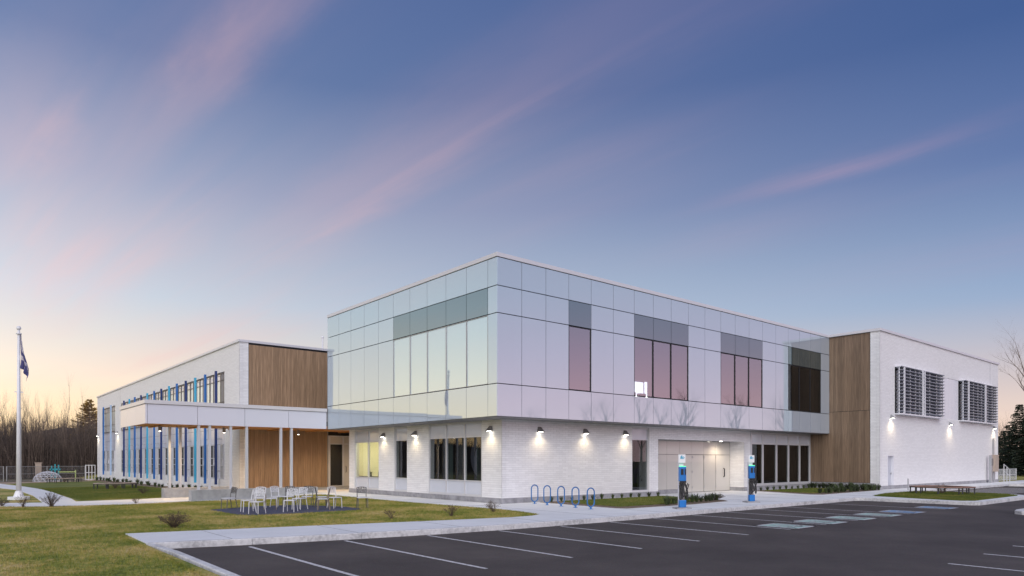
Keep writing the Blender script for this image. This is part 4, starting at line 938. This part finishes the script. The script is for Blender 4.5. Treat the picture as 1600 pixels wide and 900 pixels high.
shrub(-15.05,16.3,.7,30,.4,'thin half-bare shrub left of the leafy bush by the path')
shrub(-15.75,17.9,.45,40,.4,'low dark shrub at the left edge of the picture by the path', green=True)
shrub(-10.4,16.2,.35,18,.25,'tiny dry shrub at the lawn edge beside the path')
shrub(-7.64,28.1,.55,50,.45,'small dark green bush on the side lawn behind the canopy plinth', green=True)
shrub(-6.3,-2.16,.45,18,.3,'sparse dry shrub in front of the gravel pad, left one')
shrub(-4.1,-2.55,.5,26,.35,'sparse dry shrub near the pavement, in line with the three-pane window')
shrub(-1.75,-1.95,.5,30,.35,'bare shrub at the lawn tip nearest the building corner')
shrub(-7.1,40.6,.75,60,.5,'dark bush growing in the centre of the nearer left ring bench', green=True)
shrub(27.0,-8.0,.75,40,.35,'small dark plant growing in the centre of the right ring bench', green=True)
shrub(-7.5,66.6,.7,40,.4,'bush growing in the centre of the farther left ring bench', green=True)
shrub(11.2,-3.2,.42,60,.5,'low spreading shrub at the right end of the first planting bed', green=True)
def tuft(m, h, n, seed):
    rr = random.Random(seed); b = MB()
    for k in range(n):
        a = rr.uniform(0, 6.28); lean = rr.uniform(.1,.9); l = h*rr.uniform(.6,1.1); d = Vector((math.cos(a), math.sin(a), 0)); p = d*rr.uniform(0,.05)
        s_ = Vector((-d.y, d.x, 0))*.012; m1 = p+d*l*lean*.35+Vector((0,0,l*.65)); q = p+d*l*lean+Vector((0,0,l*(1-.45*lean))); tn = rr.random()
        b.add([p-s_, p+s_, m1+s_, m1-s_], [(0,1,2,3)], tn); b.add([m1-s_, m1+s_, q], [(0,1,2)], tn)
    return b.build('leafy_tuft', m)
tf = [tuft(M['leafy'], .42, 60, 1), tuft(M['leafd'], .38, 60, 2), tuft(M['leafy'], .34, 50, 3)]
tused = set()
def put_tuft(x, y, s, lb, gp):
    p = random.choice(tf); first = id(p) not in tused; tused.add(id(p))
    o = p if first else p.copy()
    if not first: COL.objects.link(o)
    o.location = (x, y, gz(x,y)); o.rotation_euler = (0,0,random.uniform(0,6)); o.scale = (s,)*3; tag(o, lb, 'plant', gp)
ORD = ['first','second','third','fourth','fifth','sixth','seventh','eighth','ninth','tenth','eleventh','twelfth','thirteenth']
for k in range(12): put_tuft(4.0+k*.72, .95+random.uniform(-.1,.08), random.uniform(.7,1.0), ORD[k]+' small grassy plant from the left in the mulch strip along the white brick wall', 'plants along the brick wall')
for k in range(13): put_tuft(6.3+k*.40, -3.9+.05*k+random.uniform(-.1,.1), random.uniform(.9,1.25), ORD[k]+' leafy clump from the left on the kerb side of the first planting bed', 'plants on the kerb side of the first bed')
for k in range(9): put_tuft(22.5+k*.8, .9, random.uniform(.7,1.0), ORD[k]+' small grassy plant from the left below the dark entrance windows', 'plants below the entrance windows')
for k in range(26): put_tuft(22.0+k*.3, -3.3+random.uniform(-.35,.3), random.uniform(1.0,1.5), 'leafy clump on the kerb side of the second planting bed', 'plants on the kerb side of the second bed')
for k in range(22): put_tuft(29.3+random.uniform(-.4,.2), -3.1+k*.2, random.uniform(.9,1.5), 'leafy clump at the foot of the wood clad gym wall', 'plants at the foot of the gym wall')
for k in range(34): put_tuft(-3.75+random.uniform(-.2,.2), 27+k*1.35, random.uniform(.9,1.6), 'dark low plant in the bed along the left wing', 'plants along the left wing')

# ------------------------------------------------------------------ fences and play equipment at the back left
def chain_fence(x0, x1, y, lb, h=1.75, post=3.8, m=None):
    t = empty('chain_link_fence', (x0, y, gz(x0,y)-.02), 0, lb, 'fence'); L_ = x1-x0; n = max(1, int(L_/post)); m = m or M['fence']
    for i in range(n+1): MB().tube((L_*i/n,0,0),(L_*i/n,0,h+.05),.05 if i else .08,.05 if i else .08,8).build('post', m, t)
    for z in (.05, h*.5, h): MB().path([(0,0,z),(L_,0,z)], .028, 6).build('rail', m, t)
    b = MB(); s_ = .16; k = -h
    while k < L_:
        for sg_ in (1, -1):
            a0, a1 = (k, k+h) if sg_ == 1 else (k+h, k); z0, z1 = 0., h
            xa, xb = a0, a1
            pa, pb = Vector((xa,0,z0)), Vector((xb,0,z1))
            def clip(p, q, lim, lo):
                t_ = (lim-p.x)/(q.x-p.x); return p.lerp(q, t_)
            if min(xa,xb) < 0 < max(xa,xb):
                c_ = clip(pa, pb, 0, 1); 
                if pa.x < 0: pa = c_
                else: pb = c_
            if min(pa.x,pb.x) < L_ < max(pa.x,pb.x):
                c_ = clip(pa, pb, L_, 0)
                if pa.x > L_: pa = c_
                else: pb = c_
            if max(pa.x,pb.x) <= L_+1e-3 and min(pa.x,pb.x) >= -1e-3: b.tube(pa, pb, .006, .006, 3, False)
        k += s_
    b.build('wire_mesh', m, t, kind='stuff'); return t
chain_fence(-12.0,-4.2,76.2,'chain-link fence section with play yard behind, right of the flagpole')
chain_fence(-34,-12.4,74.5,'chain-link fence section at the left edge, behind the flagpole')
t = empty('fence_gate', (-4.25,75.4,gz(-5,75)), 0, 'pale framed gate between the chain-link fence and the left wing', 'gate')
for x in (0,.33,.66,.99): MB().box(x-.04,-.04,0,x+.04,.04,1.9).build('gate_bar', M['gatew'], t)
for z in (.1,.95,1.85): MB().box(0,-.03,z-.04,.99,.03,z+.04).build('gate_rail', M['gatew'], t)
t = empty('brick_column', (-8.9,77.0,gz(-9,77)), 0, 'slim tan column standing behind the climbing dome', 'column'); MB().box(-.3,-.3,0,.3,.3,2.1).build('shaft', M['tan'], t, bevel=.03); MB().box(-.35,-.35,2.1,.35,.35,2.2).build('cap', M['tan'], t)
dm = empty('climbing_dome', (-8.3,73.6,gz(-8,73)), 0, 'pale net climbing dome in the play yard', 'climbing dome')
b = MB(); rr = random.Random(5); Rr, Hh = 1.45, 1.15
def dp(a, e): return (Rr*math.cos(e)*math.cos(a), Rr*math.cos(e)*math.sin(a), Hh*math.sin(e))
for j in range(6):
    for i in range(14):
        a0 = 2*math.pi*(i+.5*(j%2))/14; a1 = 2*math.pi*(i+1+.5*(j%2))/14; e = math.pi/2*j/6.2; e2 = math.pi/2*(j+1)/6.2; am = (a0+a1)/2
        b.tube(dp(a0,e), dp(a1,e), .022, .022, 4, False); b.tube(dp(a0,e), dp(am,e2), .022, .022, 4, False); b.tube(dp(a1,e), dp(am,e2), .022, .022, 4, False)
b.build('net', M['net'], dm)
t = empty('play_panel', (-7.0,79,gz(-7,79)), 0, 'cyan cross shaped play frame behind the climbing dome', 'play equipment')
MB().box(-.06,-.06,0,.06,.06,2.0).build('post', M['cyanp'], t); MB().box(-.55,-.05,1.25,.55,.05,1.45).build('cross_bar', M['cyanp'], t); MB().box(.3,-.05,.6,.42,.05,1.9).build('post', M['cyanp'], t); MB().box(-.42,-.05,.6,-.3,.05,1.8).build('post', M['cyanp'], t)
t = empty('lime_play_frame', (-5.6,77.5,gz(-6,77)), 0, 'lime green play frame post and bar right of the climbing dome', 'play equipment')
MB().box(.5,-.05,0,.62,.05,1.25).build('post', M['lime'], t); MB().box(-1.2,-.04,.98,.5,.04,1.1).build('bar', M['lime'], t)
chain_fence(57.5,66,-2.2,'pale fence section beyond the far corner of the gym', h=1.1, m=M['gatew'])
chain_fence(66,96,-13,'low grey fence in front of the dark evergreens at the right edge', h=1.2)

# ------------------------------------------------------------------ trees
def bare_tree(h, seed, slim=True, r=.07, depth=4, kids=5):
    rr = random.Random(seed); b = MB()
    def grow(p, d, l, r0, lev):
        segs = 3; q = p
        pts_ = [p]
        for s_ in range(segs):
            d = (d+Vector((rr.gauss(0,.09), rr.gauss(0,.09), .05 if lev else .02))).normalized(); q = q+d*(l/segs); pts_.append(q)
        for s_ in range(segs): b.tube(pts_[s_], pts_[s_+1], r0*(1-.28*s_), r0*(1-.28*(s_+1)), 4 if lev < 2 else 3, False)
        if lev >= depth: return
        n = kids if lev else kids*2+2
        for k in range(n):
            t = rr.uniform(.25 if lev else .22, 1.0); i = min(int(t*segs), segs-1); pp = pts_[i].lerp(pts_[i+1], t*segs-i)
            a = rr.uniform(0, 6.28); side = d.orthogonal().normalized(); side.rotate(Matrix.Rotation(a, 3, d))
            sp = rr.uniform(.28,.55) if slim else rr.uniform(.5,1.0)
            nd = (d+side*sp+Vector((0,0,.25))).normalized(); grow(pp, nd, l*(rr.uniform(.25,.42) if lev == 0 else rr.uniform(.4,.65)), r0*(1-.6*t)*.5, lev+1)
    grow(Vector((0,0,-.3)), Vector((0,0,1)), h, r, 0)
    return b
def make_bare(h, seed, m, **k):
    bm_ = bare_tree(h, seed, **k); t = empty('bare_tree', (0,0,0), 0, 'slender leafless tree in the dark woods behind the left wing', 'tree', 'bare trees of the woods on the left')
    # trunk is the first three tube segments
    tr = MB(); nv_ = 8; tr.v = bm_.v[:3*nv_]; tr.f = bm_.f[:12]
    br = MB(); br.v = [p for p in bm_.v[3*nv_:]]; br.f = [tuple(i-3*nv_ for i in f) for f in bm_.f[12:]]
    tr.build('trunk', m, t); br.build('crown', m, t); return t
protos = [make_bare(8.2+.5*k, 20+k, M['bark'] if k % 2 else M['barkl'], depth=3, kids=5, r=.09) for k in range(5)]
pu = set()
def cam_pt(px, d):   # a spot on the land at a bearing seen from the pavement, in metres
    th = R(50); u = (px-800)/1067; fx, fy_, rx, ry = math.cos(th), math.sin(th), math.sin(th), -math.cos(th)
    return (CAM[0]+(fx+rx*u)*d, CAM[1]+(fy_+ry*u)*d)
rr = random.Random(11)
spots = []
for k in range(205):
    spots.append((rr.uniform(-14,9), rr.uniform(88,120)))
for k in range(70): spots.append((rr.uniform(-75,-14), rr.uniform(86,118)))
for i, (x, y) in enumerate(spots):
    p = protos[i % 5]; first = id(p) not in pu; pu.add(id(p))
    place(p, not first, (x, y, -.4), rr.uniform(0,6), scale=(rr.uniform(.8,1.1), rr.uniform(.8,1.1), rr.choice((.6,.65,.7,.72,.78,.82,.88,.95))*rr.uniform(.9,1.1)))
# underbrush: many thin upright sticks, nobody could count them
b = MB(); rr = random.Random(3)
for k in range(17000):
    x = rr.uniform(-75, 9); y = rr.uniform(86, 114); h = rr.choice((rr.uniform(1.5, 6.5), rr.uniform(4, 9.0)))*(.75 if x < -14 else 1); p = Vector((x,y,-.4)); q = p+Vector((rr.gauss(0,.35), rr.gauss(0,.35), h)); s_ = rr.uniform(.02,.05)
    b.tube(p, q, s_, s_*.3, 3, False, rr.random())
    for _ in range(2):
        w = p.lerp(q, rr.uniform(.3,.9)); e = w+Vector((rr.gauss(0,.6), rr.gauss(0,.3), rr.uniform(.3,1.1))); b.tube(w, e, s_*.5, s_*.2, 3, False, rr.random())
tag(b.build('underbrush', M['brush'], kind='stuff'), 'dense dark leafless thicket filling the woods on the left', 'thicket')
# wooded hill beyond
n = 60; vs = []; fs = []
for j in range(8):
    for i in range(n+1):
        x = -160+i*5.; hgt = 7.4+2.3*math.exp(-((x-6)/16)**2)+1.0*math.sin(x*.05)+.4*math.sin(x*.31)
        vs.append((x, 150+j*12, -.6+hgt*min(1,j/2.)*(1 if j < 6 else .6) + (.25*rr.random() if j else 0)))
for j in range(7):
    for i in range(n): a = j*(n+1)+i; fs.append((a, a+1, a+n+2, a+n+1))
b = MB(); b.add(vs, fs); b.build('wooded_hill', M['hill'], kind='structure')
# spruces and pine
def conifer(h, w, seed, m, name, lb, gap=.45, fat=1.0, dens=1.0, start=.08, droop=.25, gp=None):
    rr = random.Random(seed); t = empty(name, (0,0,0), 0, lb, 'tree', gp)
    MB().tube((0,0,-.3),(0,0,h*.97),.16*h/10,.02,7).build('trunk', M['bark'], t)
    b = MB(); z = h*start
    while z < h*.99:
        f = 1-(z-h*start)/(h*(1-start)); L0 = w*(f**.8)*rr.uniform(.75,1.1)+.12; nb = int(rr.uniform(6,9)*dens)+1
        for k in range(nb):
            a = rr.uniform(0,6.28); l = L0*rr.uniform(.7,1.1); d = Vector((math.cos(a), math.sin(a), 0)); sd_ = Vector((-d.y, d.x, 0)); m_ = max(4, int(l*7*dens))
            tn0 = rr.random()
            for i in range(m_):
                u = (i+.5)/m_; c_ = Vector((0,0,z))+d*(l*u)+Vector((0,0,-droop*l*u*u+.12*u)); wd = (.30*(1-u)+.10)*min(1.2, .35+l*.3)*fat
                for q in (-1, 1):
                    e = c_+sd_*q*wd*rr.uniform(.7,1.4)+d*rr.uniform(.05,.25)+Vector((0,0,rr.uniform(-.18,.06)))
                    wv = (d*rr.uniform(.05,.10)+Vector((0,0,rr.uniform(.0,.05))))*fat
                    b.add([c_-wv*.6, c_+wv, e+wv*.3, e-wv*.4], [(0,1,2,3)], min(1,max(0,tn0*.5+rr.random()*.5)))
        z += gap*(.45+.55*f)*rr.uniform(.7,1.2)
    b.build('crown', m, t); return t
pine = conifer(11.2, 4.0, 4, M['needle2'], 'pine_tree', 'open crowned pine glowing in the sunset beside the far end of the left wing', gap=.55, dens=1.3, start=.2, droop=-.2, fat=1.5)
x, y = cam_pt(139, 112); place(pine, False, (x, y, -.4), 0, scale=1.1)
sp1 = conifer(7.4, 2.6, 5, M['needle'], 'spruce_tree', 'dark spruce at the end of the left woods beside the building', gap=.4, droop=.2); x, y = cam_pt(143, 106); place(sp1, False, (x, y, -.4), 0)
sp2 = conifer(9.2, 2.9, 6, M['needle'], 'spruce_tree', 'dark spruce in the evergreen group beyond the right end of the gym', gap=.36, droop=.22, gp='dark spruces beyond the gym', dens=1.2)
rl_ = [(1594,86,1.03),(1575,92,.78),(1612,84,1.0),(1567,98,.72),(1585,96,.82),(1603,94,.9),(1560,104,.66),(1630,90,1.1)]
for i, (px, d, s_) in enumerate(rl_): x, y = cam_pt(px, d); place(sp2, i > 0, (x, y, -.4), i*1.3, scale=s_)
big = bare_tree(12.5, 77, slim=False, r=.24, depth=4, kids=5); t = empty('bare_tree', (0,0,0), 0, 'spreading leafless tree reaching in from the right edge of the picture', 'tree')
tr = MB(); tr.v = big.v[:24]; tr.f = big.f[:12]; br = MB(); br.v = big.v[24:]; br.f = [tuple(i-24 for i in f) for f in big.f[12:]]
tr.build('trunk', M['barkl'], t); br.build('crown', M['barkl'], t); x, y = cam_pt(1612, 66); t.location = (x, y, -.4); t.scale = (1, 1, .88)
for k, (px, d, s_, lb) in enumerate(((1567,112,.85,'thin leafless tree in pink light just right of the gym corner'),(1576,118,.95,'thin leafless tree second from the gym corner, in pink light'))):
    o = place(protos[1], True, (*cam_pt(px, d), -.4), k, lb, scale=s_); o['group'] = 'bare trees right of the gym'
# trees across the parking lot, mirrored in the glossy facade
mt = bare_tree(10.5, 91, slim=False, r=.26, depth=4, kids=4); t0 = empty('bare_tree', (0,0,0), 0, 'leafless tree across the parking lot, seen mirrored in the glossy facade panels', 'tree', 'bare trees mirrored in the facade')
tr = MB(); tr.v = mt.v[:24]; tr.f = mt.f[:12]; br = MB(); br.v = mt.v[24:]; br.f = [tuple(i-24 for i in f) for f in mt.f[12:]]
tr.build('trunk', M['bark'], t0); br.build('crown', M['bark'], t0)
for i, (x, y, s_) in enumerate(((52,-44,.95),(57,-46,1.05),(62,-40,1.0),(66,-38,1.15),(71,-42,1.1),(76,-36,1.0),(80,-30,1.15),(88,-33,1.1),(46,-50,.9),(94,-26,1.0),(70,-50,1.2),(84,-40,1.2))): place(t0, i > 0, (x, y, -.3), i*.9, scale=s_*.86)

# ------------------------------------------------------------------ grass blades on the nearer lawns
def inside(px, py, poly_):
    r_ = np.zeros(len(px), bool); n_ = len(poly_); j = n_-1
    for i in range(n_):
        xi, yi = poly_[i]; xj, yj = poly_[j]
        c_ = ((yi > py) != (yj > py)) & (px < (xj-xi)*(py-yi)/(yj-yi+1e-12)+xi); r_ ^= c_; j = i
    return r_
def blades(name, polys, n, h, w, m, z, label, edge_=(0,0,0)):
    xs, ys = [], []
    for pl, cnt in zip(polys, n):
        a = np.array(pl); x = rng.uniform(a[:,0].min(), a[:,0].max(), cnt); y = rng.uniform(a[:,1].min(), a[:,1].max(), cnt); k = inside(x, y, pl); xs.append(x[k]); ys.append(y[k])
    for pl, e_ in zip(polys, edge_):
        for a, b in zip(pl, pl[1:]+pl[:1]):
            L_ = math.hypot(b[0]-a[0], b[1]-a[1]); k = int(L_*e_); t = rng.uniform(0, 1, k); xs.append(a[0]+(b[0]-a[0])*t+rng.normal(0,.05,k)); ys.append(a[1]+(b[1]-a[1])*t+rng.normal(0,.05,k))
    x = np.concatenate(xs); y = np.concatenate(ys); c_ = len(x)
    t1 = np.clip((y-9)/6,0,1); t2 = np.clip((-x-1)/3.5,0,1); zz = z+(-.2*(t1*t1*(3-2*t1))-.0055*np.clip(y-20,0,60))*(t2*t2*(3-2*t2))
    a = rng.uniform(0, 6.283, c_); hh = h*rng.uniform(.4, 1.2, c_); ln = rng.normal(0, .5, (2, c_))*hh
    v = np.zeros((c_, 3, 3)); v[:,0] = np.stack([x-np.cos(a)*w, y-np.sin(a)*w, zz], 1); v[:,1] = np.stack([x+np.cos(a)*w, y+np.sin(a)*w, zz], 1); v[:,2] = np.stack([x+ln[0], y+ln[1], zz+hh], 1)
    me = bpy.data.meshes.new(name); me.vertices.add(3*c_); me.vertices.foreach_set('co', v.ravel()); me.loops.add(3*c_); me.loops.foreach_set('vertex_index', np.arange(3*c_, dtype=np.int32)); me.polygons.add(c_)
    me.polygons.foreach_set('loop_start', np.arange(0, 3*c_, 3, dtype=np.int32)); me.update(); me.materials.append(m)
    o = bpy.data.objects.new(name, me); COL.objects.link(o); tag(o, label, 'grass', kind='stuff'); return o
near = [(-34,-12),(-14.6,-12),(-14.45,-4.4),(-14.35,-1.7),(-11,-2.42),(-5.5,-3.75),(-2.9,-4.28),(-1.95,-4.2),(-1.3,-3.9),(-.9,-2.2),(-.8,-.8),(-1.0,2),(-1.22,6.2),(-1.1,13.9),(-1.3,14.8),(-2.3,15.55),(-7.86,16.0),(-10.9,15.4),(-14.4,16.1),(-15.9,17.5),(-24,18.1),(-34,18.1)]
pad = [(-9.75,6.1),(-9.7,3.0),(-9.4,2.45),(-8.1,2.2),(-5.4,2.3),(-4.9,2.6),(-4.85,4.2),(-5.9,6.7),(-7.5,7.0)]
blades('lawn_grass', [near], [480000], .055, .006, M['lawn'], -.02, 'short yellow-green grass of the front lawn', edge_=(160,))
side = [(-12.1,21.2),(-8.4,21.2),(-7.2,20.9),(-4.2,21.3),(-4.2,48),(-11.9,46),(-12.0,30)]
blades('bed_grass', [[(4.6,.75),(11.9,.4),(11.1,-2.6),(7.7,-3.55),(3.9,-3.4),(3.9,-1.5)], [(21.3,-6.55),(24.5,-5.95),(28.9,-5.95),(29.35,-6.6),(29.4,-9.6),(28.9,-10.7),(27.6,-11.5),(20.4,-11.55),(19.9,-11.1),(20.4,-9)], [(22.4,.6),(28.6,.5),(28.2,-2.2),(21.4,-3.1)]], [26000,40000,20000], .05, .008, M['lawng'], .02, 'greener grass of the planting beds and the right island', edge_=(120,120,120))
blades('side_lawn_grass', [side], [80000], .05, .009, M['lawng'], -.015, 'green grass of the lawn beside the left wing')
# clear the blades that would stand on the gravel pad
me = bpy.data.objects['lawn_grass'].data
bm = bmesh.new(); bm.from_mesh(me); P_ = np.array([v.co[:2] for v in bm.verts]); k = inside(P_[:,0], P_[:,1], pad); bm.verts.ensure_lookup_table()
bmesh.ops.delete(bm, geom=[bm.verts[i] for i in np.nonzero(k)[0]], context='VERTS'); bm.to_mesh(me); bm.free()
